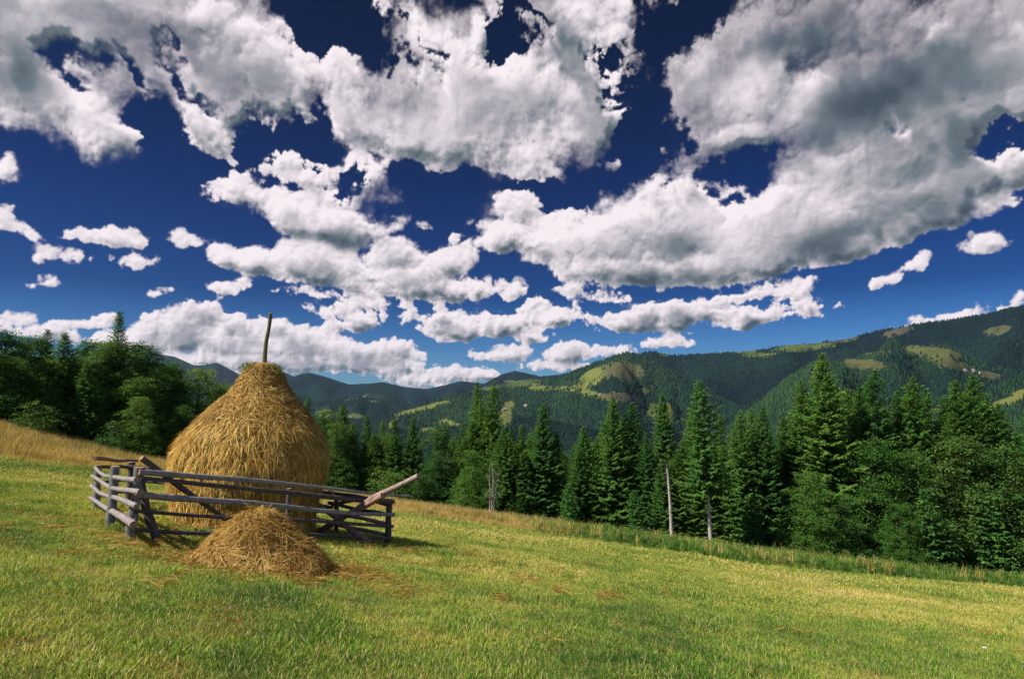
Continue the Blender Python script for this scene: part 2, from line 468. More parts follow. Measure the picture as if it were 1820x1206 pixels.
M['pole'] = wood_material('mossy_pole', (0.07, 0.055, 0.035), (0.13, 0.12, 0.045), (0.22, 0.20, 0.09), (0.04, 0.05, 0.015))

# hay
def hay_material(name, stops, scale):
    m, N, b, out = material(name, 0.75, 0.2)
    f = N.math('ADD', N.math('MULTIPLY', attr(N, 'c'), 0.75), N.math('MULTIPLY', N.noise(pos(N), scale, 4, 0.6), 0.40))
    f = N.math('SUBTRACT', f, 0.07)
    leafy(N, b, out, N.ramp(f, stops), 0.22)
    return m
M['hay'] = hay_material('hay_strands', [(0.05, (0.19, 0.098, 0.022)), (0.35, (0.46, 0.270, 0.055)), (0.65, (0.70, 0.470, 0.112)), (0.95, (0.86, 0.70, 0.28))], 2.2)
M['haytop'] = hay_material('weathered_hay', [(0.05, (0.15, 0.075, 0.018)), (0.40, (0.36, 0.205, 0.045)), (0.70, (0.54, 0.350, 0.095)), (0.95, (0.76, 0.58, 0.24))], 2.2)
M['haypile'] = hay_material('raked_hay', [(0.05, (0.14, 0.065, 0.017)), (0.38, (0.33, 0.185, 0.044)), (0.68, (0.52, 0.340, 0.095)), (0.95, (0.76, 0.59, 0.25))], 3.5)

# grass
def grass_material(name, stops, dry, patch=0.35, trans=0.3, green=None):
    m, N, b, out = material(name, 0.6, 0.25)
    p = pos(N)
    big = N.noise(p, patch, 4, 0.55)
    med = N.noise(p, patch * 5, 4, 0.6)
    broad = N.noise(p, patch * 0.35, 3, 0.5)
    nz = N.math('ADD', N.math('ADD', N.math('MULTIPLY', big, 0.9), N.math('MULTIPLY', med, 0.9)), N.math('MULTIPLY', broad, 1.6))
    f = N.math('ADD', N.math('MULTIPLY', attr(N, 'c'), 0.50), N.math('SUBTRACT', nz, 1.43))
    col = N.ramp(f, stops)
    # some dried-out spots of their own
    d = N.rng(N.noise(p, 1.7, 5, 0.62), 0.56, 0.68)
    col = N.mix(N.math('MULTIPLY', d, N.math('MULTIPLY', N.rng(attr(N, 'c'), 0.2, 0.8), 0.8)), col, dry)
    # single dead stems, pale or brown, among the green ones
    cc = attr(N, 'c')
    col = N.mix(N.math('MULTIPLY', N.rng(cc, 0.86, 0.90), 0.75), col, (0.62, 0.46, 0.26))
    col = N.mix(N.math('MULTIPLY', N.rng(cc, 0.14, 0.10), 0.70), col, (0.100, 0.075, 0.035))
    leafy(N, b, out, col, trans)
    return m
M['grass'] = grass_material('mown_grass', [(0.02, (0.035, 0.125, 0.014)), (0.25, (0.120, 0.260, 0.022)), (0.48, (0.300, 0.400, 0.045)), (0.70, (0.490, 0.490, 0.095)), (0.95, (0.680, 0.580, 0.200))], (0.36, 0.20, 0.06))
M['gold'] = grass_material('golden_grass', [(0.08, (0.11, 0.14, 0.025)), (0.30, (0.34, 0.25, 0.060)), (0.62, (0.56, 0.42, 0.12)), (0.95, (0.72, 0.58, 0.22))], (0.42, 0.22, 0.07), 0.25)
M['verge'] = grass_material('verge_grass', [(0.10, (0.04, 0.14, 0.015)), (0.55, (0.10, 0.26, 0.022)), (0.80, (0.26, 0.36, 0.045)), (0.99, (0.46, 0.38, 0.10))], (0.36, 0.18, 0.06), 0.25)

m, N, b, out = material('meadow_soil', 0.95, 0.05)
p = pos(N)
f = N.math('ADD', N.math('MULTIPLY', N.noise(p, 0.35, 4, 0.55), 0.55), N.math('MULTIPLY', N.noise(p, 7.0, 6, 0.7), 0.45))
near = N.ramp(f, [(0.30, (0.040, 0.048, 0.016)), (0.50, (0.100, 0.105, 0.028)), (0.70, (0.190, 0.150, 0.060))])
N.put(b.inputs[0], near)
bp = N.new('ShaderNodeBump'); bp.inputs['Strength'].default_value = 1.0; bp.inputs['Distance'].default_value = 0.04
N.put(bp.inputs['Height'], N.noise(p, 18, 5, 0.7)); N.l.new(bp.outputs[0], b.inputs['Normal'])
M['soil'] = m

# hills: forest and mountain meadow, kept apart by the attribute 'meadow'
m, N, b, out = material('wooded_hills', 0.95, 0.03)
p = pos(N)
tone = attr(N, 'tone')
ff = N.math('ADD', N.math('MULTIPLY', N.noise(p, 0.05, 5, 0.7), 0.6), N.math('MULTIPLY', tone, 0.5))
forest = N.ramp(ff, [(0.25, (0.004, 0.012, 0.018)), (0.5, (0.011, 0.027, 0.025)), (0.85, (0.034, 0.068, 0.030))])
mm = N.math('ADD', N.noise(p, 0.010, 6, 0.65), N.math('MULTIPLY', tone, 0.3))
mead = N.ramp(mm, [(0.35, (0.028, 0.055, 0.020)), (0.52, (0.075, 0.112, 0.030)), (0.80, (0.170, 0.185, 0.050))])
mead = N.mix(attr(N, 'brown'), mead, (0.085, 0.075, 0.048))
md = N.math('ADD', attr(N, 'meadow'), N.math('MULTIPLY', N.math('SUBTRACT', N.noise(p, 0.012, 6, 0.75), 0.5), 1.7))
N.put(b.inputs[0], N.mix(N.rng(md, 0.42, 0.58), forest, mead))
bp = N.new('ShaderNodeBump'); bp.inputs['Strength'].default_value = 1.0; bp.inputs['Distance'].default_value = 14.0
N.put(bp.inputs['Height'], N.noise(p, 0.06, 5, 0.75)); N.l.new(bp.outputs[0], b.inputs['Normal'])
M['hills'] = m

# ------------------------------------------------------------------ the ground
def G(x, y):
    """height of the meadow and the slope below it"""
    x = np.asarray(x, float); y = np.asarray(y, float)
    z = -1.53 - 0.124 * x - 0.156 * y
    z = z + 0.0035 * np.clip(-x - 12, 0, 60) ** 2 + 0.0008 * np.clip(x - 10, 0, 60) ** 2
    z = z + 0.05 * perlin(x * 0.28 + 5, y * 0.28 + 3, 501) * np.clip(np.hypot(x, y) / 8, 0, 1)
    z = z + 0.018 * perlin(x * 1.1, y * 1.1, 502)
    r = np.hypot(x, y)
    z = z - 0.0006 * np.clip(r - 85, 0, 1e9) ** 2
    return z
def g(x, y): return float(G(np.array([x]), np.array([y]))[0])
def ground_hit(X, Y):
    dx, dy, dz = ray(X, Y)
    t = np.arange(2.5, 120, 0.02)
    k = np.nonzero(dz * t < G(dx * t, t))[0]
    t = t[k[0]] if len(k) else 60
    return Vector((dx * t, t, g(dx * t, t)))
def pt(X, Y, d):
    dx, dy, dz = ray(X, Y)
    return Vector((dx * d, d, dz * d))
def wall_pt(A, B, X, Y):
    """where the line of sight of a photograph point meets the upright plane through A and B"""
    dx, dy, dz = ray(X, Y)
    nx, ny = B.y - A.y, -(B.x - A.x)
    t = (nx * A.x + ny * A.y) / (nx * dx + ny * dy)
    return Vector((dx * t, dy * t, dz * t))

gx = np.concatenate([np.linspace(-420, -60, 40, endpoint=False), np.linspace(-60, 60, 400, endpoint=False), np.linspace(60, 420, 40)])
gy = np.concatenate([np.linspace(-40, 2, 20, endpoint=False), np.linspace(2, 40, 240, endpoint=False), np.linspace(40, 75, 100, endpoint=False), np.linspace(75, 420, 60)])
GX, GY = np.meshgrid(gx, gy)
nx_, ny_ = len(gx), len(gy)
idx = np.arange(nx_ * ny_).reshape(ny_, nx_)
Q = np.stack([idx[:-1, :-1], idx[:-1, 1:], idx[1:, 1:], idx[1:, :-1]], -1).reshape(-1, 4)
V = np.stack([GX, GY, G(GX, GY)], -1).reshape(-1, 3)
tag(link('ground', mesh_np('ground', V, Q, None, M['soil'], None, True)), kind='structure')

# ------------------------------------------------------------------ hills and mountains
# crest lines: photograph points along each skyline, its distance in metres, and how steeply it falls towards us
RIDGES = [
 (9000, 0.42, [(-400, 600), (0, 640), (200, 640), (285, 629), (310, 633), (345, 648), (365, 648), (385, 643), (410, 656), (440, 672), (470, 668), (492, 655), (507, 661), (530, 672), (560, 700), (700, 720), (1000, 720), (2300, 720)]),
 (6000, 0.36, [(-400, 690), (380, 690), (450, 690), (510, 673), (535, 663), (550, 661), (580, 669), (620, 682), (650, 681), (682, 678), (720, 687), (760, 690), (800, 681), (820, 676), (860, 681), (890, 665), (915, 658), (935, 662), (960, 668), (1000, 664), (1060, 700), (1300, 720), (2300, 720)]),
 (4300, 0.40, [(-400, 760), (900, 740), (1060, 690), (1120, 640), (1140, 628), (1165, 625), (1200, 632), (1250, 630), (1300, 626), (1350, 622), (1400, 613), (1450, 610), (1500, 603), (1560, 589), (1620, 578), (1700, 568), (1750, 560), (1820, 545), (1950, 530), (2300, 560)]),
 (4600, 0.30, [(-400, 730), (400, 720), (560, 716), (640, 706), (700, 712), (760, 725), (900, 740), (2300, 760)]),
 (2900, 0.40, [(-400, 800), (560, 800), (690, 745), (740, 722), (800, 704), (860, 694), (900, 690), (960, 679), (1010, 664), (1050, 648), (1085, 636), (1108, 628), (1122, 627), (1145, 635), (1180, 652), (1220, 672), (1260, 692), (1310, 722), (1380, 770), (2300, 820)]),
 (2500, 0.36, [(-400, 850), (1200, 800), (1330, 720), (1390, 690), (1440, 668), (1500, 642), (1530, 634), (1590, 622), (1640, 615), (1690, 618), (1730, 636), (1780, 655), (1850, 668), (2000, 690), (2300, 700)]),
 (1700, 0.45, [(-400, 850), (1180, 830), (1280, 770), (1340, 722), (1400, 674), (1440, 648), (1470, 640), (1500, 652), (1540, 678), (1600, 715), (1680, 770), (1780, 820), (2300, 850)]),
 (1300, 0.45, [(-400, 880), (1500, 830), (1620, 760), (1700, 722), (1760, 695), (1820, 668), (1900, 640), (2100, 620), (2300, 640)]),
 (2000, 0.40, [(-400, 800), (500, 780), (640, 775), (760, 760), (840, 748), (900, 740), (960, 745), (1030, 760), (1200, 800), (2300, 850)]),
]
NTH, NR = 1100, 620
TH0, TH1 = R(-58), R(58)
th = np.linspace(TH0, TH1, NTH)
rr_ = np.exp(np.linspace(math.log(300), math.log(11500), NR))
def crest(points, theta, seed, r):
    A = np.array([azel(X, Y)[0] for X, Y in points]); E = np.array([math.tan(azel(X, Y)[1]) for X, Y in points])
    o = np.argsort(A)
    e = np.interp(theta, A[o], E[o])
    return e * r
def hills(theta, r, which=False):
    x = np.sin(theta) * r; y = np.cos(theta) * r
    z = np.full(theta.shape, -1e5)
    base = -1.53 - 0.124 * x.clip(-200, 200) - 0.156 * y.clip(0, 300) - 0.0006 * np.clip(np.minimum(r, 480) - 85, 0, 1e9) ** 2 - 1.5 - 0.02 * np.clip(r - 300, 0, 400)
    base = np.maximum(base, -330 + 0.02 * (r - 600))
    z = np.maximum(z, base + 8 * perlin(x / 130, y / 130, 640))
    top_ = np.zeros(theta.shape, int)
    for i, (rk, slope, pts_) in enumerate(RIDGES):
        H = crest(pts_, theta, i, rk)
        bend = rk * 0.04 * perlin(theta * 3.1, theta * 0 + 0.5, 600 + i)          # the crest line swings a little
        d = r - rk - bend * 0
        ad = np.abs(d)
        sp = fbm(x / (rk * 0.13), y / (rk * 0.13), 700 + 10 * i, 5, 0.5)
        sp2 = np.abs(perlin(theta * 16 + 0.0008 * d * 0, r / (rk * 0.5), 760 + i))
        fade = 1 - np.exp(-(ad / (0.05 * rk)) ** 2)
        drop = np.where(d < 0, ad * slope, ad * 0.55) * (0.55 + 0.45 * fade)
        zz = H - drop + fade * rk * (0.040 * sp + 0.040 * (sp2 - 0.35))
        zz = zz + np.where(ad < 0.04 * rk, 0, 0)
        if which: top_ = np.where(zz > z, i + 1, top_)
        z = np.maximum(z, zz)
    z = z + 2.0 * perlin(x / 45, y / 45, 650)
    return (z, top_) if which else z
TT, RR = np.meshgrid(th, rr_)
HZ, RIDGE = hills(TT, RR, True)
HX, HY = np.sin(TT) * RR, np.cos(TT) * RR
def project(x, y, z):
    cp, sp = math.cos(PITCH), math.sin(PITCH)
    yc = y * cp + z * sp; zc = -y * sp + z * cp
    return 910 + 1150 * x / yc, 603 - 1150 * zc / yc
PX, PY = project(HX, HY, HZ)
# mountain meadows: photograph centre and half axes, turn, distance range, brown share
MEADOWS = [
 (1062, 668, 38, 14, -24, 0), (1030, 690, 18, 8, 0, 0), (1058, 702, 44, 6, 12, 0), (1112, 660, 34, 17, 10, 0.8), (1108, 706, 34, 8, 8, 1.0),
 (1148, 692, 14, 6, -20, 0.6), (870, 690, 34, 4, -10, 0.2), (925, 682, 42, 6, -8, 0), (960, 690, 26, 4, 0, 0), (1000, 690, 20, 4, 0, 0), (765, 722, 46, 4, -14, 0), (725, 732, 30, 4, -14, 0.2),
 (795, 752, 22, 6, 10, 0), (762, 764, 16, 5, 0, 0), (585, 735, 26, 8, 0, 0.3), (630, 740, 18, 5, 0, 0.2), (897, 742, 14, 20, 10, 0.1), (905, 722, 9, 10, 0, 0.1), (1425, 617, 62, 8, -5, 0), (1350, 631, 34, 4, 0, 0), (1500, 605, 30, 4, -8, 0.5),
 (1180, 628, 16, 4, 0, 0), (1594, 590, 28, 7, -16, 1.0), (1540, 648, 44, 11, 8, 0.55), (1660, 626, 60, 10, 6, 0.45), (1690, 648, 42, 9, 12, 0.6), (1740, 664, 50, 6, 8, 0.9),
 (1790, 716, 40, 9, -14, 0.1), (1812, 700, 20, 7, -20, 0), (1772, 588, 26, 8, -14, 0.7), (1320, 625, 30, 3, 0, 0.3), (1660, 735, 26, 8, -10, 0.4), (1560, 628, 30, 4, -6, 0.6),
]
mead = np.zeros(PX.shape); brown = np.zeros(PX.shape)
for X, Y, rx, ry, a, bw in MEADOWS:
    t = R(a); u = (PX - X) * math.cos(t) + (PY - Y) * math.sin(t); v = -(PX - X) * math.sin(t) + (PY - Y) * math.cos(t)
    d = 1.5 - np.sqrt((u / rx) ** 2 + (v / ry) ** 2)
    w = np.clip(d, 0, 1)
    mead = np.maximum(mead, w); brown = np.where(w > 0, np.maximum(brown, np.clip(w * 1.5, 0, 1) * bw), brown)
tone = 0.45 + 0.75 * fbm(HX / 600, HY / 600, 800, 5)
# beech-rich, lighter woods on some hills, cloud shade and blue distance painted on others
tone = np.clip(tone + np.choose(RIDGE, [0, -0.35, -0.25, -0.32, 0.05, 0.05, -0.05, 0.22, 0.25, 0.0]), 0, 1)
mead = np.maximum(mead, sstep(fbm(HX / 420, HY / 420, 820, 4), 0.42, 0.50) * 0.7 * (RR < 6500))
idx = np.arange(NTH * NR).reshape(NR, NTH)
Q = np.stack([idx[:-1, :-1], idx[:-1, 1:], idx[1:, 1:], idx[1:, :-1]], -1).reshape(-1, 4)
hv = np.stack([HX, HY, HZ], -1).reshape(-1, 3)
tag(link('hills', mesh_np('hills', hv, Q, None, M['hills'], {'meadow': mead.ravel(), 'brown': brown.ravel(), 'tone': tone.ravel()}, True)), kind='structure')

# the woods on those hills: small conifers, far too many to count
elv_ = HZ / RR
vis = elv_ >= np.maximum.accumulate(elv_, axis=0) - 0.012
fr = random.Random(5)
n_far = 330000
ti = RNG.random(n_far); ri = RNG.random(n_far)
tt = R(-42) + ti * R(84); r_ = 420 * np.exp(ri ** 0.75 * math.log(4700 / 420))
it_ = np.clip(((tt - TH0) / (TH1 - TH0) * (NTH - 1)), 0, NTH - 2); ir_ = np.clip(np.log(r_ / 300) / math.log(11500 / 300) * (NR - 1), 0, NR - 2)
i0, j0 = it_.astype(int), ir_.astype(int)
fa, fb = it_ - i0, ir_ - j0
zz = (HZ[j0, i0] * (1 - fa) + HZ[j0, i0 + 1] * fa) * (1 - fb) + (HZ[j0 + 1, i0] * (1 - fa) + HZ[j0 + 1, i0 + 1] * fa) * fb
keep = vis[j0, i0] & (mead[j0, i0] + 0.9 * fbm(np.sin(tt) * r_ / 60, np.cos(tt) * r_ / 60, 880, 4) + 0.5 * (RNG.random(n_far) - 0.5) < 0.5)
tt, r_, zz = tt[keep], r_[keep], zz[keep]
nf = len(tt)
hh = RNG.uniform(6, 13, nf) * np.clip(0.6 + r_ / 5000, 0.6, 1.4); ww = hh * RNG.uniform(0.22, 0.36, nf)
ks = 5
cx, cy = np.sin(tt) * r_, np.cos(tt) * r_
ph = RNG.random(nf) * 6.28
VV = np.empty((nf, ks + 1, 3))
for k in range(ks):
    jit = RNG.uniform(0.7, 1.25, nf)
    VV[:, k, 0] = cx + np.cos(ph + 2 * math.pi * k / ks) * ww * jit
    VV[:, k, 1] = cy + np.sin(ph + 2 * math.pi * k / ks) * ww * jit
    VV[:, k, 2] = zz + hh * RNG.uniform(-0.05, 0.12, nf) - 1
VV[:, ks] = np.stack([cx, cy, zz + hh], -1)
bi = np.arange(nf)[:, None] * (ks + 1)
T = np.concatenate([np.stack([bi[:, 0] + k, bi[:, 0] + (k + 1) % ks, bi[:, 0] + ks], -1) for k in range(ks)])
m, N, b, out = material('far_conifers', 0.95, 0.03)
N.put(b.inputs[0], N.ramp(attr(N, 'c'), [(0.05, (0.005, 0.014, 0.018)), (0.45, (0.012, 0.032, 0.024)), (0.95, (0.038, 0.080, 0.032))]))
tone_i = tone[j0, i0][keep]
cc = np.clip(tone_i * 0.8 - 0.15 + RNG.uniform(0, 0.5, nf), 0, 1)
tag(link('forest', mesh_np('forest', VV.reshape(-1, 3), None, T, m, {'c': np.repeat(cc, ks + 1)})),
    'dense dark conifer forest covering the hills and valley beyond the meadow', 'forest', kind='stuff')

def hill_hit(X, Y):
    dx, dy, dz = ray(X, Y)
    i = np.argmin(np.hypot(PX[:, ::1] - X, PY - Y) + 1e3 * (~vis))
    j, i = np.unravel_index(i, PX.shape)
    return Vector((HX[j, i], HY[j, i], HZ[j, i]))
m, N, b, out = material('house_wall', 0.8, 0.1); b.inputs[0].default_value = (0.36, 0.34, 0.31, 1); M['hwall'] = m
m, N, b, out = material('house_roof', 0.7, 0.2); b.inputs[0].default_value = (0.24, 0.22, 0.22, 1); M['hroof'] = m
def house(X, Y, s, rot, label):
    p = hill_hit(X, Y)
    o = empty('farmhouse', p, label, 'house'); o.rotation_euler.z = rot
    w, d, h = 8 * s, 6 * s, 4.0 * s
    mb = MB()
    mb.add([(-w, -d, -3), (w, -d, -3), (w, d, -3), (-w, d, -3), (-w, -d, h), (w, -d, h), (w, d, h), (-w, d, h), (-w, 0, h + d * .8), (w, 0, h + d * .8)],
           [(0, 1, 5, 4), (1, 2, 6, 5), (2, 3, 7, 6), (3, 0, 4, 7)], [(4, 7, 8), (5, 9, 6)])
    link('wall', mb.mesh('house_wall', M['hwall']), o)
    mb = MB(); e = 0.8 * s; ro = h - e * .8; rt = h + d * .8
    for sg in (-1, 1):
        mb.add([(-w - e, sg * (d + e), ro), (w + e, sg * (d + e), ro), (w + e, 0, rt + .1), (-w - e, 0, rt + .1), (-w - e, sg * (d + e), ro + .4), (w + e, sg * (d + e), ro + .4), (w + e, 0, rt + .5), (-w - e, 0, rt + .5)],
               [(0, 1, 2, 3), (4, 5, 6, 7), (0, 1, 5, 4), (1, 2, 6, 5), (3, 0, 4, 7)])
    link('roof', mb.mesh('house_roof', M['hroof']), o)
house(897, 729, 0.88, 0.3, 'small pale farmhouse on the wooded hillside just right of the twin tall spruces')
house(934, 721, 0.83, -0.4, 'small pale farmhouse higher up the hillside beside a strip of meadow')
house(1066, 702, 0.66, 0.2, 'tiny pale hut on the green meadow strip of the pointed hill')
house(1716, 657, 0.61, 0.2, 'pale house at the left end of the hamlet on the far right slope')
house(1728, 660, 0.66, -0.3, 'pale house in the middle of the hamlet on the far right slope')
house(1742, 661, 0.55, 0.5, 'pale house at the right end of the hamlet on the far right slope')

# ------------------------------------------------------------------ trees
def kites(P0, D, S, L, Wd, up):
    """many leaf or twig blades at once: root P0, direction D, side S, length L, width Wd"""
    n = len(P0)
    L = L[:, None]; Wd = Wd[:, None]
    a = P0; t = P0 + D * L + up * L * -0.08
    m_ = P0 + D * L * 0.45
    V = np.stack([a, m_ + S * Wd, t, m_ - S * Wd], 1).reshape(-1, 3)
    q = np.arange(n * 4).reshape(n, 4)
    return V, q
def unit(v): return v / np.maximum(np.linalg.norm(v, axis=-1, keepdims=True), 1e-9)

def spruce_meshes(h, rad, bare, seed, sparse=1.0, bark='bark', lean=0.0, whorl=0.27):
    rg = np.random.default_rng(seed)
    tr = MB()
    n = 14
    zs = np.linspace(-0.6, h * 0.985, n)
    bend = [(0.10 * math.sin(z * 0.35 + seed) + lean * z / h, 0.08 * math.cos(z * 0.31 + seed), z) for z in zs]
    tr_r = [max(0.015, 0.0115 * h * (1 - max(z, 0) / h) ** 0.85 + 0.012) * (1.25 if z < 0.3 else 1) for z in zs]
    tube(tr, bend, tr_r, 8, 0.3, 0.05, seed)
    tx = lambda z: np.array([np.interp(z, zs, [b_[0] for b_ in bend]), np.interp(z, zs, [b_[1] for b_ in bend])])
    # a few dead stubs on the bare stem
    z = 1.2
    while z < bare * h:
        an = rg.random() * 6.28; l = rg.uniform(0.3, 1.0) * (0.5 + z / h)
        o = tx(z)
        tube(tr, [(o[0], o[1], z), (o[0] + math.cos(an) * l, o[1] + math.sin(an) * l, z - 0.15 * l)], [0.022, 0.006], 4, 0.3, 0, 0, False)
        z += rg.uniform(0.25, 0.6)
    P0, D, S, L, Wd, C = [], [], [], [], [], []
    z = bare * h
    zt = h
    while z < zt - 0.15:
        t = z / h
        tc_ = (z - bare * h) / (h - bare * h)
        env = rad * h * (1 - tc_) ** 0.72 * (0.78 + 0.22 * min(1, tc_ * 6))
        nb = int(round(rg.uniform(7, 11) * sparse)) if env > 0.35 else 5
        for k in range(nb):
            an = 2 * math.pi * (k + rg.random() * 0.8) / nb + z * 2.1
            Lb = env * rg.uniform(0.62, 1.12) * (1 + 0.20 * math.sin(an * 2 + z * 1.3 + seed)) + 0.08
            if rg.random() < 0.05: Lb *= 1.25
            pitch = R(np.interp(tc_, [0, 0.35, 0.75, 1], [-16, -4, 16, 48]) + rg.uniform(-8, 8))
            ca, sa = math.cos(an), math.sin(an)
            ns = max(3, int(Lb / 0.115))
            s = (np.arange(ns) + 0.5) / ns
            s = s ** 0.85
            hz = s * Lb * math.cos(pitch)
            vz = s * Lb * math.sin(pitch) - 0.16 * Lb * np.sin(s * math.pi) * (1 - tc_) + 0.10 * Lb * s ** 3
            o = tx(z)
            bp_ = np.stack([o[0] + ca * hz, o[1] + sa * hz, z + vz], -1)
            dirb = np.array([ca, sa, math.sin(pitch) * 0.6]); dirb /= np.linalg.norm(dirb)
            side = np.array([-sa, ca, 0])
            tw = (0.10 + 0.30 * Lb * (1 - s) ** 0.6 * np.clip(s * 4, 0.25, 1) * 0.8)
            tw = np.minimum(tw, 0.62)
            for sg in (-1, 1):
                j = rg.uniform(0.75, 1.3, ns)
                d_ = unit(dirb * rg.uniform(0.45, 0.95, (ns, 1)) + side * sg * rg.uniform(0.6, 1.0, (ns, 1)) + np.array([0, 0, 1]) * rg.uniform(-0.55, 0.12, (ns, 1)))
                sd = unit(np.cross(d_, np.array([0, 0, 1.0]) + rg.uniform(-0.5, 0.5, (ns, 3))))
                P0.append(bp_ + rg.normal(0, 0.02, (ns, 3))); D.append(d_); S.append(sd); L.append(tw * j); Wd.append(rg.uniform(0.036, 0.062, ns) + tw * 0.06)
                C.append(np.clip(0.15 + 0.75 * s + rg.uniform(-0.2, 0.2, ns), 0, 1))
            # hanging and upper sprays along the branch
            m2 = rg.random(ns) < 0.8
            k2 = int(m2.sum())
            if k2:
                d_ = unit(dirb * rg.uniform(0.5, 1.2, (k2, 1)) + side * rg.uniform(-0.4, 0.4, (k2, 1)) + np.array([0, 0, 1]) * rg.uniform(-1.0, 0.35, (k2, 1)))
                sd = unit(np.cross(d_, rg.normal(0, 1, (k2, 3))))
                P0.append(bp_[m2]); D.append(d_); S.append(sd); L.append(rg.uniform(0.12, 0.34, k2)); Wd.append(rg.uniform(0.03, 0.06, k2))
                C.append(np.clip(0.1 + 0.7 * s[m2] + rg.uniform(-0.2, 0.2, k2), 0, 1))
        z += whorl * rg.uniform(0.7, 1.3) * (0.65 + 0.5 * (1 - t)) / max(0.6, sparse)
    # leader
    k2 = 26
    zz_ = rg.uniform(h - 1.0, h, k2); an = rg.random(k2) * 6.28
    o = np.array([tx(q) for q in zz_])
    d_ = unit(np.stack([np.cos(an), np.sin(an), rg.uniform(0.6, 2.2, k2)], -1))
    P0.append(np.stack([o[:, 0], o[:, 1], zz_], -1)); D.append(d_); S.append(unit(np.cross(d_, rg.normal(0, 1, (k2, 3))))); L.append(0.10 + (h - zz_) * 0.25); Wd.append(np.full(k2, 0.035)); C.append(np.full(k2, 0.8))
    Vv, q = kites(np.concatenate(P0), np.concatenate(D), np.concatenate(S), np.concatenate(L), np.concatenate(Wd), np.array([0, 0, 1.0]))
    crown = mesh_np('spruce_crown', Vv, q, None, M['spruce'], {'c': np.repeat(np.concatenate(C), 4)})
    return tr.mesh('spruce_trunk', M[bark], smooth=True), crown

def broad_meshes(h, w, seed, mat, low=0.12, n_cl=420, leaf=0.085, bark='bark', open_=0.0, stems=1):
    """a broad-leaved tree: limbs, and leaf sprays set along a lobed outline"""
    rg = np.random.default_rng(seed); rd = random.Random(seed)
    tr = MB()
    lobes = []
    nl = 9
    for i in range(nl):
        t = (i + 0.5) / nl
        an = i * 2.4 + rg.random()
        rr0 = w * math.sin(math.pi * min(1, (t * 0.86 + 0.10))) ** 0.8 * rg.uniform(0.35, 0.62)
        lobes.append((np.array([math.cos(an) * rr0, math.sin(an) * rr0, h * (low + (1 - low) * t * 0.86 + 0.02)]), w * rg.uniform(0.50, 0.68) * (1.1 - 0.5 * t)))
    lobes.append((np.array([0, 0, h * 0.86]), w * 0.42))
    for q in range(5):
        an = q * 1.26 + seed
        lobes.append((np.array([math.cos(an) * w * 0.55, math.sin(an) * w * 0.55, h * (low + 0.10 + 0.05 * (q % 2))]), w * 0.55))
    lobes.append((np.array([0, 0, h * 0.45]), w * 0.70))
    for st in range(stems):
        ox = (st - (stems - 1) / 2) * 0.45
        pts = [(ox * 0.4, 0, -0.5)] + [(ox * (0.4 + t) + 0.12 * math.sin(3 * t + seed), 0.12 * math.cos(4 * t + seed), h * t * 0.9) for t in (0.1, 0.25, 0.45, 0.65, 0.85, 1.0)]
        r0 = 0.017 * h / math.sqrt(stems)
        tube(tr, pts, [r0 * 1.3, r0, r0 * .85, r0 * .65, r0 * .45, r0 * .25, 0.01], 8, 0.3, 0.05, seed)
    for c_, lr in lobes:
        b0_ = np.array([0, 0, max(0.4, c_[2] * rg.uniform(0.45, 0.7))])
        mid = (b0_ + c_) / 2 + np.array([0, 0, 0.15 * lr])
        tube(tr, [tuple(b0_), tuple(mid), tuple(c_)], [0.006 * h, 0.004 * h, 0.012], 5, 0.3, 0, 0, False)
        for q in range(5):
            e = c_ + unit(rg.normal(0, 1, 3)) * lr * 0.85
            tube(tr, [tuple(c_), tuple((c_ + e) / 2 + rg.normal(0, 0.06, 3)), tuple(e)], [0.02, 0.014, 0.005], 4, 0.3, 0, 0, False)
    P0, D, S, L, Wd, C = [], [], [], [], [], []
    tot = sum(l[1] ** 2 for l in lobes)
    for c_, lr in lobes:
        nc = max(6, int(n_cl * lr ** 2 / tot))
        for _ in range(nc):
            u = unit(rg.normal(0, 1, 3)); u[2] = u[2] * 0.95 + 0.12
            rad_ = lr * (rg.uniform(0.20, 1.0) ** 0.5) * rg.uniform(0.75, 1.18)
            cc_ = c_ + u * rad_
            if cc_[2] < 0.15: cc_[2] = 0.15 + rg.random() * 0.3
            nlv = rg.integers(20, 38)
            spread = rg.uniform(0.22, 0.50)
            # sprays: flattish, tilted outwards and down
            off = rg.normal(0, 1, (nlv, 3)) * spread * np.array([0.62, 0.62, 0.24])
            off[:, 2] -= (off[:, 0] * u[0] + off[:, 1] * u[1]) * 0.35
            p_ = cc_ + off
            d_ = unit(np.array([u[0], u[1], -0.1]) * 0.8 + rg.normal(0, 0.6, (nlv, 3)))
            nrm = unit(np.array([0, 0, 1.0]) + u * 0.4 + rg.normal(0, 0.45, (nlv, 3)))
            sd = unit(np.cross(d_, nrm))
            P0.append(p_); D.append(d_); S.append(sd); L.append(rg.uniform(1.2, 2.2, nlv) * leaf); Wd.append(rg.uniform(0.45, 0.75, nlv) * leaf)
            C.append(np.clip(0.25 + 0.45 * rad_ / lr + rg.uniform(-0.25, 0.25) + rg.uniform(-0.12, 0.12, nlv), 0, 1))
    Vv, q = kites(np.concatenate(P0), np.concatenate(D), np.concatenate(S), np.concatenate(L), np.concatenate(Wd), np.array([0, 0, 1.0]))
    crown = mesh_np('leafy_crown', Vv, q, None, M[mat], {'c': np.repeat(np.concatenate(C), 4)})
    return tr.mesh('leafy_trunk', M[bark], smooth=True), crown

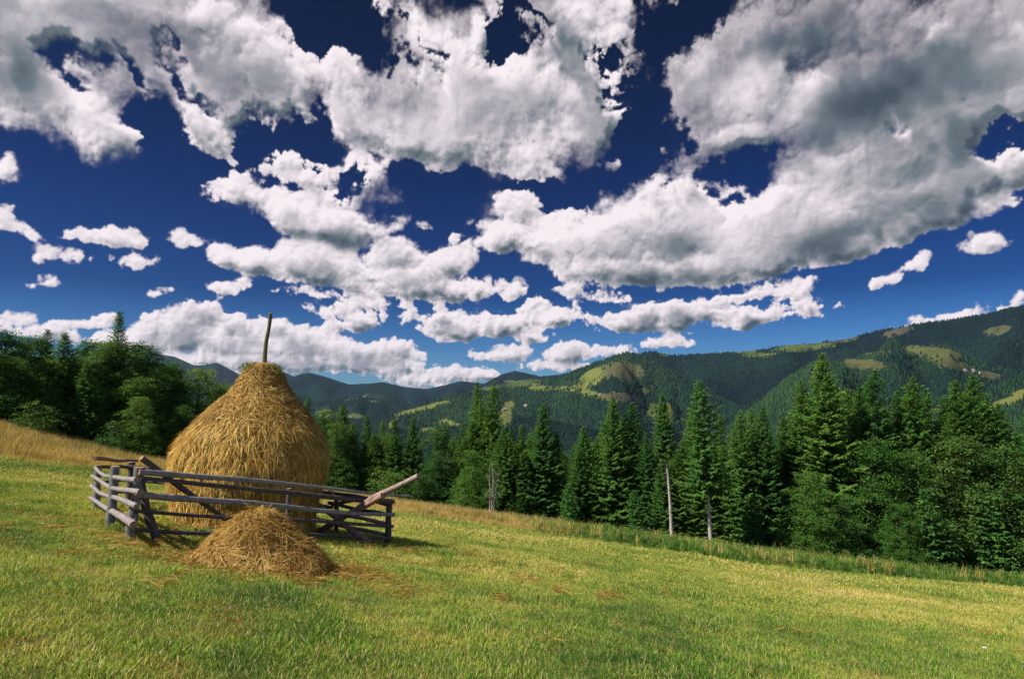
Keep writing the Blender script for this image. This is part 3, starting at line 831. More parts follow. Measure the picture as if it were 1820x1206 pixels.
PROTO = {}
def proto(kind):
    if kind in PROTO: return PROTO[kind]
    P_ = {
     's0': lambda: spruce_meshes(15, 0.195, 0.03, 1), 's1': lambda: spruce_meshes(15, 0.215, 0.02, 2), 's2': lambda: spruce_meshes(15, 0.175, 0.05, 3, 0.9),
     's3': lambda: spruce_meshes(15, 0.20, 0.04, 4, 1.05, lean=0.35), 's4': lambda: spruce_meshes(15, 0.165, 0.03, 5, 0.85), 's5': lambda: spruce_meshes(15, 0.235, 0.02, 6),
     'bare': lambda: spruce_meshes(15, 0.090, 0.60, 7, 1.35, 'palebark', lean=-0.45), 'half': lambda: spruce_meshes(15, 0.175, 0.36, 8, 0.95, 'palebark'),
     'small': lambda: spruce_meshes(4.5, 0.26, 0.02, 9, 0.9, whorl=0.22), 'tiny': lambda: spruce_meshes(3.2, 0.24, 0.02, 10, 0.8, whorl=0.2),
     'b0': lambda: broad_meshes(10, 2.9, 20, 'beech', 0.05, 1150), 'b1': lambda: broad_meshes(10, 3.3, 21, 'beech', 0.03, 1250), 'b2': lambda: broad_meshes(10, 2.6, 22, 'darkbeech', 0.08, 1100),
     'b3': lambda: broad_meshes(10, 3.1, 23, 'darkbeech', 0.04, 1250), 'b4': lambda: broad_meshes(10, 3.0, 24, 'brownleaf', 0.04, 1100),
     'bush': lambda: broad_meshes(3.2, 1.6, 25, 'beech', 0.02, 150, 0.07), 'bushb': lambda: broad_meshes(3.2, 1.9, 26, 'darkbeech', 0.02, 150, 0.07),
     'pale': lambda: broad_meshes(8, 1.5, 27, 'beech', 0.30, 60, 0.07, 'palebark', stems=3),
    }
    PROTO[kind] = P_[kind]()
    return PROTO[kind]
BASEH = {'s': 15, 'bare': 15, 'half': 15, 'small': 4.5, 'tiny': 3.2, 'b': 10, 'bush': 3.2, 'bushb': 3.2, 'pale': 8}
def tree(kind, X, Ytop, dist, width, label, group=None, rot=None, cat=None):
    dx, dy, dz = ray(X, Ytop)
    x, y = dx * dist, dist
    z = g(x, y)
    H = max(1.0, dz * dist - z)
    k = kind if kind in BASEH else kind[0]
    name = {'s': 'spruce_tree', 'bare': 'spruce_tree', 'half': 'spruce_tree', 'small': 'young_spruce', 'tiny': 'young_spruce', 'b': 'broadleaf_tree', 'bush': 'bush', 'bushb': 'bush', 'pale': 'broadleaf_tree'}[k]
    cat = cat or {'spruce_tree': 'spruce', 'young_spruce': 'young spruce', 'broadleaf_tree': 'tree', 'bush': 'bush'}[name]
    t_, c_ = proto(kind)
    o = empty(name, (x, y, z), label, cat, group)
    s = H / BASEH[k]
    if k == 'b': width *= 1.22
    if k == 's': width *= 1.12
    o.scale = (s * width, s * width, s)
    o.rotation_euler = (R(random.uniform(-1.6, 1.6)), R(random.uniform(-1.6, 1.6)), rot if rot is not None else random.random() * 6.28)
    link('trunk', t_, o); link('crown', c_, o)
    return o

TB_U = [-1.3, -0.8, -0.53, -0.40, -0.18, 0.035, 0.31, 0.8, 1.3]
TB_D = [44, 47, 56, 60, 60, 55, 50, 50, 50]
ED_D = [30, 31, 42, 45, 43, 39, 33, 40, 46]
def tb(X): return float(np.interp((X - 910) / 1150.0, TB_U, TB_D))
GL = 'trees of the wood behind the tall golden grass'
GRS = 'spruces of the wood along the lower edge of the meadow'
GRB = 'broad-leaved trees and bushes along the lower edge of the meadow'
TREES = [
 # left wood: kind, X, Y of the top, metres behind the wood's edge, width factor, label
 ('b3', -60, 590, 2, 1.1, 'dark leafy tree cut off by the left edge of the photo', GL),
 ('b2', 19, 580, 2, 1.1, 'dark leafy tree nearest the left edge with a rounded top against a cloud', GL),
 ('b2', 56, 589, 5, 1.0, 'leafy tree with a thin see-through top, second from the left edge', GL),
 ('s1', 89, 584, 6, 1.1, 'dark spruce whose tip shows between leafy crowns at the left end of the wood', GL),
 ('s5', 114, 590, 2, 1.2, 'broad dark spruce with hanging branches, left of the tallest pointed fir by the golden grass', GL),
 ('b2', 154, 596, 5, 0.9, 'leafy tree with an airy top left of the tallest pointed fir', GL),
 ('b2', 192, 598, 3, 0.9, 'leafy tree standing right against the left side of the tallest pointed fir', GL),
 ('s2', 218, 552, 3, 0.95, 'tallest pointed fir of the left wood rising well above the leafy crowns', GL),
 ('s0', 160, 640, 0, 1.15, 'spruce with layered branches in front of the left wood, below the airy leafy top', GL),
 ('b3', 262, 611, 3, 0.85, 'leafy tree with a ragged dark top just right of the tallest pointed fir', GL),
 ('b2', 300, 634, 5, 1.0, 'leafy tree whose crown slopes down towards the two blue mountain tops', GL),
 ('b1', 250, 700, -2, 0.9, 'lighter green leafy tree low at the edge of the left wood by golden grass', GL),
 ('b1', 355, 648, 6, 1.05, 'rounded mid green tree left of the haystack and below the blue mountains', GL),
 ('b0', 398, 672, 8, 1.0, 'rounded leafy tree partly hidden by the left slope of the haystack', GL),
 ('b3', 322, 720, 0, 1.0, 'dark low tree between the left wood and the foot of the haystack', GL),
 ('bushb', 70, 715, -1, 1.2, 'low dark bush at the foot of the left wood above the golden grass', GL),
 ('bushb', 210, 750, -2, 1.2, 'dark bush under the tallest pointed fir', GL),
 # behind and right of the haystack
 ('s4', 545, 703, 6, 0.9, 'slim spruce tip directly right of the upper slope of the haystack', GRS),
 ('b3', 575, 728, 3, 1.0, 'dark leafy tree whose crown touches the right side of the haystack', GRS),
 ('s1', 612, 718, 3, 1.05, 'dark spruce, first full one to the right of the haystack', GRS),
 ('s2', 654, 738, 2, 1.0, 'spruce with a dense crown second to the right of the haystack', GRS),
 ('s4', 680, 744, 5, 0.9, 'slim spruce squeezed between the second and the fourth spruce right of the haystack', GRS),
 ('s0', 703, 741, 1, 0.95, 'spruce with a ruddy tip above the bright green bush', GRS),
 ('s3', 736, 741, 2, 0.9, 'narrow spruce above the upper end of the slanting pale log', GRS),
 ('b3', 782, 752, 2, 0.85, 'dark rounded leafy tree between the haystack and the twin tall spruces', GRB),
 ('s4', 822, 748, 6, 0.8, 'thin spruce tip just left of the twin tall spruces', GRS),
 ('s2', 853, 678, 5, 0.85, 'left one of the twin tall spruces in the middle of the treeline', GRS),
 ('s0', 873, 678, 3, 0.85, 'right one of the twin tall spruces in the middle of the treeline', GRS),
 ('b1', 842, 795, -1, 0.90, 'light green leafy tree in front of the twin tall spruces', GRB),
 ('pale', 874, 812, -3, 1.0, 'sparse young tree with several pale bare stems below the twin tall spruces', GRB),
 ('bush', 692, 832, -2, 1.3, 'bright green bush behind the slanting pale log', GRB),
 ('bush', 590, 862, -4, 1.0, 'light green bush beside the right flank of the haystack', GRB),
 ('s4', 906, 752, 6, 0.85, 'thin spruce tip just right of the twin tall spruces', GRS),
 ('s4', 930, 752, 4, 0.9, 'slim dark spruce between the twin tall spruces and the broad ruddy-tipped one', GRS),
 ('s1', 963, 717, 2, 1.0, 'tall broad spruce right of the twin tall spruces with a full crown to the ground', GRS),
 ('s3', 990, 766, 3, 0.85, 'short spruce at the right shoulder of the tall broad spruce', GRS),
 ('s5', 1038, 757, 2, 1.0, 'round-topped spruce below the pointed hill', GRS),
 ('s0', 1090, 704, 2, 1.05, 'spruce with an open notched tip, right of the round-topped one', GRS),
 ('s2', 1126, 715, 3, 1.05, 'spruce with cone-heavy top, second left of the pale bare trunk', GRS),
 ('s4', 1150, 767, 2, 1.0, 'shorter spruce just left of the pale bare trunk', GRS),
 ('s3', 1170, 789, 5, 0.9, 'low spruce tip behind the pale bare trunk', GRS),
 ('bare', 1188, 700, -5, 1.0, 'thin spruce with a long pale bare trunk and a tufted top', GRS),
 ('s1', 1232, 728, 3, 0.9, 'spruce filling the gap between the two pale trunks', GRS),
 ('half', 1254, 674, -5, 1.05, 'tall spruce whose lower trunk is bare and pale, right of the thin bare-trunked one', GRS),
 ('s4', 1284, 733, 3, 0.85, 'slim spruce at the right shoulder of the tall one with the pale lower trunk', GRS),
 ('s0', 1311, 728, 1, 0.95, 'first of the row of even spruces right of the pale lower trunk', GRS),
 ('s2', 1336, 725, 3, 0.85, 'spruce in the middle of the row of even spruces right of the pale lower trunk', GRS),
 ('s1', 1352, 722, 1, 0.95, 'last and fullest of the row of even spruces right of the pale lower trunk', GRS),
 ('s3', 1388, 741, 3, 0.9, 'low spruce in the dip before the tallest spruce of the right side', GRS),
 ('s4', 1425, 672, 2, 0.95, 'slender spruce directly left of the tallest spruce of the right side', GRS),
 ('s0', 1464, 627, 1, 1.05, 'tallest spruce of the right side of the meadow', GRS),
 ('s2', 1519, 687, 3, 0.95, 'spruce between the tallest one and the narrow spire on the right side', GRS),
 ('s4', 1547, 653, 2, 1.05, 'narrow spire-like spruce above the broad leafy crown on the right', GRS),
 ('s3', 1577, 724, 4, 0.9, 'low spruce in the gap right of the narrow spire', GRS),
 ('s1', 1601, 692, 4, 0.9, 'spruce left of the ruddy cone-hung top on the right side', GRS),
 ('s0', 1625, 669, 2, 0.95, 'spruce with a ruddy cone-hung top on the right side', GRS),
 ('s2', 1645, 690, 4, 0.85, 'spruce with a pale leader just right of the ruddy cone-hung top', GRS),
 ('s4', 1679, 702, 3, 1.0, 'bluish spruce with an open top, left of the last tall pair', GRS),
 ('s3', 1697, 675, 2, 0.95, 'left one of the last tall pair of spruces near the right edge', GRS),
 ('s1', 1732, 665, 3, 0.95, 'right one of the last tall pair of spruces near the right edge', GRS),
 ('s2', 1756, 697, 5, 0.9, 'short spruce behind the last tall pair near the right edge', GRS),
 ('s0', 1784, 717, 3, 1.0, 'spruce second from the right edge', GRS),
 ('s4', 1812, 726, 2, 1.0, 'spruce at the right edge of the photo', GRS),
 ('s0', 1870, 720, 2, 1.0, 'spruce just past the right edge of the photo', GRS),
 ('b0', 1545, 764, -1, 0.95, 'broad leafy tree under the narrow spire on the right', GRB),
 ('b2', 1619, 790, -1, 0.85, 'leafy tree under the ruddy cone-hung spruce top', GRB),
 ('b1', 1435, 832, -3, 0.95, 'broad leafy tree with yellowish top leaves in front of the tallest right spruce', GRB),
 ('b4', 1700, 770, 0, 1.0, 'brownish leafy tree under the last tall pair of spruces', GRB),
 ('b4', 1795, 785, -1, 1.05, 'brownish leafy tree at the right edge of the photo', GRB),
 ('b3', 1500, 880, -3, 1.0, 'low dark leafy tree filling the shade below the broad leafy tree on the right', GRB),
 ('b1', 1596, 890, -4, 0.9, 'bright low leafy bush-like tree at the foot of the right treeline', GRB),
 ('small', 1640, 868, -4, 1.2, 'wide young spruce low at the meadow edge on the right', GRS),
 ('tiny', 1688, 908, -4, 1.0, 'slender little spruce in front of the brownish leafy tree', GRS),
 ('small', 1760, 880, -3, 1.2, 'dark young spruce near the right edge of the meadow', GRS),
 ('small', 1330, 880, -2, 1.1, 'young spruce with low skirts in front of the row of even spruces', GRS),
 ('small', 1130, 870, -1, 1.1, 'young spruce left of the pale bare trunk, low at the meadow edge', GRS),
 ('small', 1010, 860, -1, 1.1, 'young spruce below the round-topped spruce at the meadow edge', GRS),
 ('small', 925, 880, -1, 1.0, 'young spruce right of the pale bare stems at the meadow edge', GRS),
 ('b3', 745, 840, -1, 0.9, 'dark low leafy tree right of the bright green bush', GRB),
]
for i, (kind, X, Yt, off, wd, lab, grp) in enumerate(TREES):
    tree(kind, X, Yt, tb(X) + off, wd, lab, grp)
# deeper rows of the wood: never taller in the picture than the front rows
sil = sorted([(t_[1], t_[2]) for t_ in TREES if t_[0][0] in 'sb' and t_[3] > 0])
sx_, sy_ = [a for a, _ in sil], [b_ for _, b_ in sil]
rd = random.Random(31)
for i in range(240):
    left = i < 50
    X = rd.uniform(-120, 420) if left else rd.uniform(500, 1900)
    off = (rd.uniform(13, 32), rd.uniform(3, 13), rd.uniform(1.5, 5))[i % 3]
    near = min((b_ + abs(a - X) * 0.8 for a, b_ in sil))
    Yt = max(near + rd.uniform(14, 60), np.interp(X, sx_, sy_) + rd.uniform(4, 40)) + (rd.uniform(10, 60) if i % 3 == 2 else 0)
    if left:
        tree(rd.choice(['s5', 'b2', 's1', 's0']), X, Yt, tb(X) + off, rd.uniform(0.95, 1.3),
             'dark tree standing deeper in the left wood behind its front row', 'deeper trees of the left wood', cat='tree')
    else:
        tree(rd.choice(['s0', 's1', 's2', 's3', 's4', 's5']), X, Yt, tb(X) + off, rd.uniform(0.9, 1.2),
             'dark spruce standing deeper in the wood behind the front row of spruces', 'deeper spruces of the wood below the meadow')

# younger spruces and bushes that close the foot of the wood
for i in range(95):
    X = rd.uniform(560, 1890) if i < 75 else rd.uniform(-90, 300)
    d_ = tb(X) + rd.uniform(0.5, 4.5)
    pz = project(ray(X, 603)[0] * d_, d_, g(ray(X, 603)[0] * d_, d_))[1]
    Yt = max(float(pz) - rd.uniform(70, 170), np.interp(X, sx_, sy_) + 25)
    if i % 5 == 4 or i >= 75:
        tree(rd.choice(['b3', 'b2', 'b0']), X, Yt, d_, rd.uniform(0.9, 1.2), 'low leafy tree closing the foot of the wood between taller trees', 'low trees closing the foot of the woods', cat='tree')
    else:
        tree(rd.choice(['s1', 's5', 's0', 's3']), X, Yt, d_, rd.uniform(1.0, 1.35), 'low spruce closing the foot of the wood between taller spruces', 'low spruces closing the foot of the wood')

# ------------------------------------------------------------------ scattering of grass
PCOL = {}
def scatter(name, pts, scl, protos, mat, label=None, cat=None, tilt=0.12, rots=None):
    """one object that sets the little clump meshes on its points"""
    n = len(pts)
    me = bpy.data.meshes.new(name + '_points')
    me.vertices.add(n); me.vertices.foreach_set('co', np.asarray(pts, np.float32).ravel())
    ro = np.stack([RNG.normal(0, tilt, n), RNG.normal(0, tilt, n), RNG.random(n) * 6.28], -1)
    at = me.attributes.new('rot', 'FLOAT_VECTOR', 'POINT'); at.data.foreach_set('vector', ro.astype(np.float32).ravel())
    at = me.attributes.new('scl', 'FLOAT', 'POINT'); at.data.foreach_set('value', np.asarray(scl, np.float32))
    at = me.attributes.new('pick', 'INT', 'POINT'); at.data.foreach_set('value', RNG.integers(0, len(protos), n).astype(np.int32))
    pc = bpy.data.collections.new(name + '_clumps')
    for p_ in protos:
        pc.objects.link(bpy.data.objects.new(name + '_clump', p_))
    ng = bpy.data.node_groups.new(name + '_scatter', 'GeometryNodeTree')
    ng.interface.new_socket('Geometry', in_out='INPUT', socket_type='NodeSocketGeometry')
    ng.interface.new_socket('Geometry', in_out='OUTPUT', socket_type='NodeSocketGeometry')
    n_, l_ = ng.nodes, ng.links
    gi = n_.new('NodeGroupInput'); go = n_.new('NodeGroupOutput')
    ip = n_.new('GeometryNodeInstanceOnPoints')
    ci = n_.new('GeometryNodeCollectionInfo'); ci.inputs['Collection'].default_value = pc
    ci.inputs['Separate Children'].default_value = True; ci.inputs['Reset Children'].default_value = True
    def na(nm, ty):
        q = n_.new('GeometryNodeInputNamedAttribute'); q.data_type = ty; q.inputs['Name'].default_value = nm; return q.outputs['Attribute']
    l_.new(gi.outputs[0], ip.inputs['Points']); l_.new(ci.outputs[0], ip.inputs['Instance'])
    ip.inputs['Pick Instance'].default_value = True
    l_.new(na('pick', 'INT'), ip.inputs['Instance Index'])
    e2r = n_.new('FunctionNodeEulerToRotation'); l_.new(na('rot', 'FLOAT_VECTOR'), e2r.inputs[0])
    l_.new(e2r.outputs[0], ip.inputs['Rotation']); l_.new(na('scl', 'FLOAT'), ip.inputs['Scale'])
    l_.new(ip.outputs[0], go.inputs[0])
    o = link(name, me)
    md = o.modifiers.new('scatter', 'NODES'); md.node_group = ng
    return tag(o, label, cat, kind='stuff')

def clump(seed, n, rad, h0, h1, w, lean, mat, flat=0.0):
    """a tuft of bent blades"""
    rg = np.random.default_rng(seed)
    a = rg.random(n) * 6.28; r_ = rad * np.sqrt(rg.random(n))
    b0_ = np.stack([np.cos(a) * r_, np.sin(a) * r_, np.full(n, -0.01)], -1)
    h_ = rg.uniform(h0, h1, n); la = rg.random(n) * 6.28; ll = h_ * np.abs(rg.normal(0, lean, n))
    dirl = np.stack([np.cos(la), np.sin(la), np.zeros(n)], -1)
    sd = np.stack([-np.sin(la + rg.normal(0, 0.6, n)), np.cos(la), np.zeros(n)], -1); sd = unit(sd) * (w * rg.uniform(0.6, 1.3, n))[:, None]
    zz = np.array([0, 0, 1.0])
    hm = (h_ * 0.55)[:, None]; ht = (h_ * (1 - flat * rg.random(n)))[:, None]
    m1 = b0_ + zz * hm + dirl * (ll * 0.35)[:, None]
    tp = b0_ + zz * ht + dirl * ll[:, None]
    V = np.stack([b0_ - sd, b0_ + sd, m1 + sd * .8, m1 - sd * .8, tp], 1).reshape(-1, 3)
    i = np.arange(n)[:, None] * 5
    Q = i + np.array([0, 1, 2, 3]); T = i + np.array([3, 2, 4])
    return mesh_np('clump', V, Q, T, mat, {'c': np.repeat(rg.random(n), 5)})
def weed(seed, n, h, mat, leaf):
    """leafy stalks"""
    rg = np.random.default_rng(seed)
    P0, D, S, L, Wd, C = [], [], [], [], [], []
    for s in range(n):
        x, y = rg.normal(0, 0.12, 2); hh_ = h * rg.uniform(0.6, 1.1)
        lx, ly = rg.normal(0, 0.12, 2)
        k = 12; t = rg.uniform(0.1, 1, k); an = rg.random(k) * 6.28
        P0.append(np.stack([x + lx * t, y + ly * t, hh_ * t], -1))
        d_ = unit(np.stack([np.cos(an), np.sin(an), rg.uniform(-0.3, 0.6, k)], -1)); D.append(d_)
        S.append(unit(np.cross(d_, np.array([0, 0, 1.0])))); L.append(leaf * rg.uniform(0.7, 1.5, k)); Wd.append(leaf * rg.uniform(0.25, 0.4, k)); C.append(rg.uniform(0, 1, k))
        P0.append(np.array([[x, y, 0]])); D.append(unit(np.array([[lx, ly, hh_]]))); S.append(np.array([[1.0, 0, 0]])); L.append(np.array([hh_ * 1.1])); Wd.append(np.array([0.012])); C.append(np.array([0.6]))
    V, q = kites(*[np.concatenate(a) for a in (P0, D, S, L, Wd)], np.array([0, 0, 1.0]))
    return mesh_np('weed', V, q, None, mat, {'c': np.repeat(np.concatenate(C), 4)})

def wedge(n, y0, y1, margin=1.5, power=2.0):
    """random ground points in front of the camera between two distances"""
    y = (y0 ** power + RNG.random(n) * (y1 ** power - y0 ** power)) ** (1 / power)
    x = (RNG.random(n) * 2 - 1) * (y * 0.82 + margin)
    return x, y
def on_ground(x, y): return np.stack([x, y, G(x, y)], -1)
def edge_d(x, y): return np.interp(x / y, TB_U, ED_D)
def wood_d(x, y): return np.interp(x / y, TB_U, TB_D)

near_p = [clump(100 + i, 60, 0.16, 0.015, 0.050, 0.0028, 0.9, M['grass']) for i in range(6)]
mid_p = [clump(120 + i, 60, 0.27, 0.018, 0.060, 0.0050, 0.8, M['grass']) for i in range(5)]
far_p = [clump(140 + i, 60, 0.45, 0.02, 0.07, 0.010, 0.8, M['grass']) for i in range(5)]
def keep_mown(x, y): return (y < edge_d(x, y) + perlin(x * 0.5, y * 0.5, 900) * 0.8)
x, y = wedge(26000, 4.2, 13.5); k = keep_mown(x, y)
A_ = on_ground(x, y); s1 = RNG.uniform(0.7, 1.3, len(x)) * (1 + 0.5 * np.clip(perlin(x * 0.8, y * 0.8, 901), -0.6, 1))
scatter('grass', A_[k], s1[k], near_p, None, 'short mown grass of the meadow, yellow-green in the foreground', 'grass')
x, y = wedge(24000, 13, 25); k = keep_mown(x, y)
s1 = RNG.uniform(0.7, 1.3, len(x)) * (1 + 0.5 * np.clip(perlin(x * 0.6, y * 0.6, 902), -0.6, 1))
scatter('grass', on_ground(x, y)[k], s1[k], mid_p, None, 'short mown grass around and beyond the fenced haystack', 'grass')
x, y = wedge(26000, 24.5, 48); k = keep_mown(x, y)
s1 = RNG.uniform(0.7, 1.3, len(x)) * (1 + 0.4 * np.clip(perlin(x * 0.5, y * 0.5, 903), -0.6, 1))
scatter('grass', on_ground(x, y)[k], s1[k], far_p, None, 'bright mown grass of the far half of the meadow', 'grass')
# lusher tufts here and there
tuft_p = [clump(160 + i, 60, 0.14, 0.06, 0.17, 0.0040, 0.6, M['verge']) for i in range(3)]
x, y = wedge(1500, 5, 40); k = keep_mown(x, y) & (perlin(x * 0.7, y * 0.7, 905) > 0.15)
scatter('grass_tufts', on_ground(x, y)[k], RNG.uniform(0.6, 1.3, k.sum()), tuft_p, None, 'darker lush tufts standing out of the mown grass', 'grass')
# golden grass on the left and behind the haystack
gold_p = [clump(180 + i, 40, 0.30, 0.35, 0.85, 0.010, 0.30, M['gold']) for i in range(4)]
x, y = wedge(60000, 26, 66, 3)
d0, d1 = edge_d(x, y), wood_d(x, y)
u_ = x / y
pg_ = np.interp(u_, [-1, -0.2, 0.0, 0.06, 0.14, 0.9], [1, 1, 0.85, 0.35, 0.0, 0.0])
sh_ = np.clip((y - d0 + perlin(x * 0.5, y * 0.5, 906) * 1.2) / 3.0, 0, 1)
k = (y > d0 - 0.5 + perlin(x * 0.5, y * 0.5, 900)) & (y < d1 + 2) & (RNG.random(len(x)) < pg_)
sc_ = RNG.uniform(0.65, 1.15, len(x)) * (0.35 + 0.65 * sh_)
scatter('tall_grass', on_ground(x, y)[k], sc_[k], gold_p, None, 'tall golden dry grass between the mown meadow and the woods', 'tall grass')
# green and yellow verge on the right
verge_p = [clump(200 + i, 40, 0.26, 0.15, 0.60, 0.012, 0.45, M['verge']) for i in range(3)] + [weed(210 + i, 5, 0.5, M['weed'], 0.10) for i in range(3)]
k = (y > d0 - 0.3 + perlin(x * 0.5, y * 0.5, 900)) & (y < d1 + 6) & (RNG.random(len(x)) > pg_) & (RNG.random(len(x)) < 0.75)
sc_ = RNG.uniform(0.6, 1.3, len(x)) * (0.45 + 0.75 * sh_)
scatter('weeds', on_ground(x, y)[k], sc_[k], verge_p, None, 'green weeds and rough grass along the foot of the spruces', 'weeds')
stalk_p = [weed(230, 4, 0.9, M['gold'], 0.07), weed(231, 3, 1.0, M['brownleaf'], 0.10), clump(232, 18, 0.2, 0.5, 1.0, 0.012, 0.25, M['gold'])]
k = (y > d0 + 1.0) & (y < d1 + 2) & (u_ > 0.0) & (perlin(x * 0.35, y * 0.35, 910) > 0.05) & (RNG.random(len(x)) < 0.16)
scatter('dry_stalks', on_ground(x, y)[k], RNG.uniform(0.7, 1.2, k.sum()), stalk_p, None, 'yellow and brown stalks standing among the green weeds', 'dry weeds')
# raked-off scraps of hay on the meadow
def scrap(seed, n, rad, l):
    rg = np.random.default_rng(seed)
    p_ = np.stack([rg.normal(0, rad, n), rg.normal(0, rad * 0.5, n), rg.uniform(0.02, 0.08, n)], -1)
    d_ = unit(np.stack([rg.normal(0, 1, n), rg.normal(0, 0.6, n), rg.normal(0, 0.18, n)], -1))
    V, q = kites(p_, d_, unit(np.cross(d_, rg.normal(0, 1, (n, 3)))), rg.uniform(0.4, 1.2, n) * l, np.full(n, 0.004), np.array([0, 0, 1.0]))
    return mesh_np('scrap', V, q, None, M['haypile'], {'c': np.repeat(rg.random(n) * 0.7, 4)})
scr_p = [scrap(250 + i, 34, 0.10, 0.18) for i in range(3)]
x, y = wedge(260, 5, 30); k = keep_mown(x, y) & (perlin(x * 0.4, y * 0.4, 911) > -0.05)
P1 = on_ground(x, y)[k]
# and around the pile and the fence, where the hay was carried
rx, ry_ = RNG.normal(0, 1, 300), RNG.normal(0, 1, 300)
x2, y2 = -4.10 + rx * 0.95, 10.9 + ry_ * 0.75
x3, y3 = RNG.normal(-6.6, 2.0, 240), RNG.normal(14.5, 2.4, 240)
P2 = on_ground(np.concatenate([x2, x3]), np.concatenate([y2, y3]))
# small brown heaps the rake left, here and there on the mown slope
spots = [(985, 1018), (1045, 1003), (870, 1003), (835, 1015), (1075, 1062), (1180, 1060), (935, 1033), (1000, 1058), (715, 1058), (775, 1052), (1380, 1046), (890, 1068), (1105, 1064), (805, 975), (845, 985), (735, 982)]
P3 = []
for X, Y in spots:
    q_ = ground_hit(X, Y)
    for _ in range(3):
        xx, yy = q_.x + random.gauss(0, .10), q_.y + random.gauss(0, .10); P3.append((xx, yy, g(xx, yy) + random.uniform(0, .03)))
Pa = np.concatenate([P1, P2, np.array(P3)])
scatter('hay_scraps', Pa, RNG.uniform(0.6, 1.5, len(Pa)), scr_p, None, 'loose scraps of dry hay lying on the mown grass', 'hay scraps')

# ------------------------------------------------------------------ haystack
HD = 17.4                                   # distance of its axis
# outline: photograph height, left and right edge
OUT = [(643, 462, 472), (646, 446, 486), (652, 439, 494), (660, 434, 500), (680, 421, 509), (700, 404, 521), (720, 379, 537), (740, 355, 553), (760, 333, 566), (780, 315, 575),
       (800, 305, 580), (820, 301, 582), (845, 301, 580), (870, 303, 573), (895, 304, 566), (920, 304, 561), (950, 305, 556), (985, 306, 552)]
rings = []
for Y, xl, xr in OUT:
    pl, pr = pt(xl, Y, HD), pt(xr, Y, HD)
    ul, ur = pl.x / HD, pr.x / HD           # slopes of the two lines of sight that touch the flanks
    sl, sr = math.hypot(1, ul), math.hypot(1, ur)
    rad_ = (ur - ul) * HD / (sl + sr)
    rings.append((pl.z, pl.x + rad_ * sl, max(0.03, rad_ - 0.04)))
rings = np.array(rings)[::-1]               # from the foot up
SZ, SXc, SR = rings[:, 0], rings[:, 1], rings[:, 2]
base = Vector((float(SXc[0]), HD, g(float(SXc[0]), HD)))
hs = empty('haystack', base, 'tall golden haystack with a pole through its top inside the log fence', 'haystack')
def stack_pt(phi, z, bulge=0.0):
    r = np.interp(z, SZ, SR); cxx = np.interp(z, SZ, SXc)
    lump = 1 + 0.026 * perlin(phi * 2.2 + 3, z * 1.1, 950) + 0.020 * perlin(phi * 7, z * 3.1, 951)
    r = r * lump + bulge
    return np.stack([cxx + np.cos(phi) * r, HD + np.sin(phi) * r, z], -1)
nphi, nz = 140, 90
PH, ZZ = np.meshgrid(np.linspace(0, 2 * np.pi, nphi, endpoint=False), np.linspace(SZ[0], SZ[-1] - 0.005, nz))
V = stack_pt(PH, ZZ, -0.03).reshape(-1, 3)
idx = np.arange(nphi * nz).reshape(nz, nphi)
Q = np.stack([idx[:-1], np.roll(idx[:-1], -1, 1), np.roll(idx[1:], -1, 1), idx[1:]], -1).reshape(-1, 4)
def strands(n, phi, z, jit, lmin, lmax, w, lift, rg, bright):
    """hay stalks lying on the stack, combed downwards"""
    P_ = stack_pt(phi, z, 0.0)
    e = 0.05
    dn = unit(stack_pt(phi, z - e, 0) - P_)                       # down the flank
    sd = np.stack([-np.sin(phi), np.cos(phi), np.zeros(n)], -1)
    nr = unit(np.cross(sd, dn)); nr = np.where((nr * np.stack([np.cos(phi), np.sin(phi), np.full(n, .3)], -1)).sum(-1, keepdims=True) < 0, -nr, nr)
    th_ = rg.normal(0, 1, n)[:, None] * jit[:, None]
    d_ = unit(dn * np.cos(th_) + sd * np.sin(th_))
    sw = unit(np.cross(d_, nr))
    L_ = rg.uniform(lmin, lmax, n)[:, None]
    lf = (rg.uniform(0, 1, n) ** 2 * lift)[:, None]
    st = P_ + nr * (rg.uniform(-0.03, 0.03, n)[:, None]); cv = rg.normal(0, 0.13, n)[:, None]
    wv = (w * rg.uniform(0.6, 1.4, n))[:, None]
    p0, p1, p2, p3 = st, st + d_ * L_ * .33 + nr * (0.015 + lf * .5) + sw * cv * L_ * .2, st + d_ * L_ * .68 + nr * (0.015 + lf * .8) + sw * cv * L_ * .6, st + d_ * L_ + nr * (lf * 1.0 - 0.01) + sw * cv * L_
    V = np.stack([p0 - sw * wv * .6, p0 + sw * wv * .6, p1 + sw * wv, p1 - sw * wv, p2 + sw * wv * .9, p2 - sw * wv * .9, p3 + sw * wv * .2, p3 - sw * wv * .2], 1).reshape(-1, 3)
    i = np.arange(n)[:, None] * 8
    Q = np.concatenate([i + np.array([0, 1, 2, 3]), i + np.array([3, 2, 4, 5]), i + np.array([5, 4, 6, 7])])
    return V, Q, np.repeat(bright, 8)
rg = np.random.default_rng(77)
def stack_layer(name, zlo, zhi, n, jit_fn, lmin, lmax, w, lift, mat, fill):
    # number of stalks follows the girth
    zc = rg.uniform(zlo, zhi, n * 3); acc = rg.random(n * 3) < np.interp(zc, SZ, SR) / SR.max()
    z = zc[acc][:n]; nn = len(z)
    phi = rg.random(nn) * 2 * np.pi
    br = np.clip(rg.random(nn) * 1.15 - 0.15 + 0.22 * perlin(phi * 3, z * 2.2, 960), 0, 1)
    Vs, Qs, c_ = strands(nn, phi, z, jit_fn(z), lmin, lmax, w, lift, rg, br)
    return Vs, Qs, c_
z_sh = float(pt(440, 752, HD).z)            # shoulder: below it the stalks hang, above it they are tangled and browner
mb = MB(); mb.add(V, Q, None, 0.12)
lo = SZ[0] + 0.1
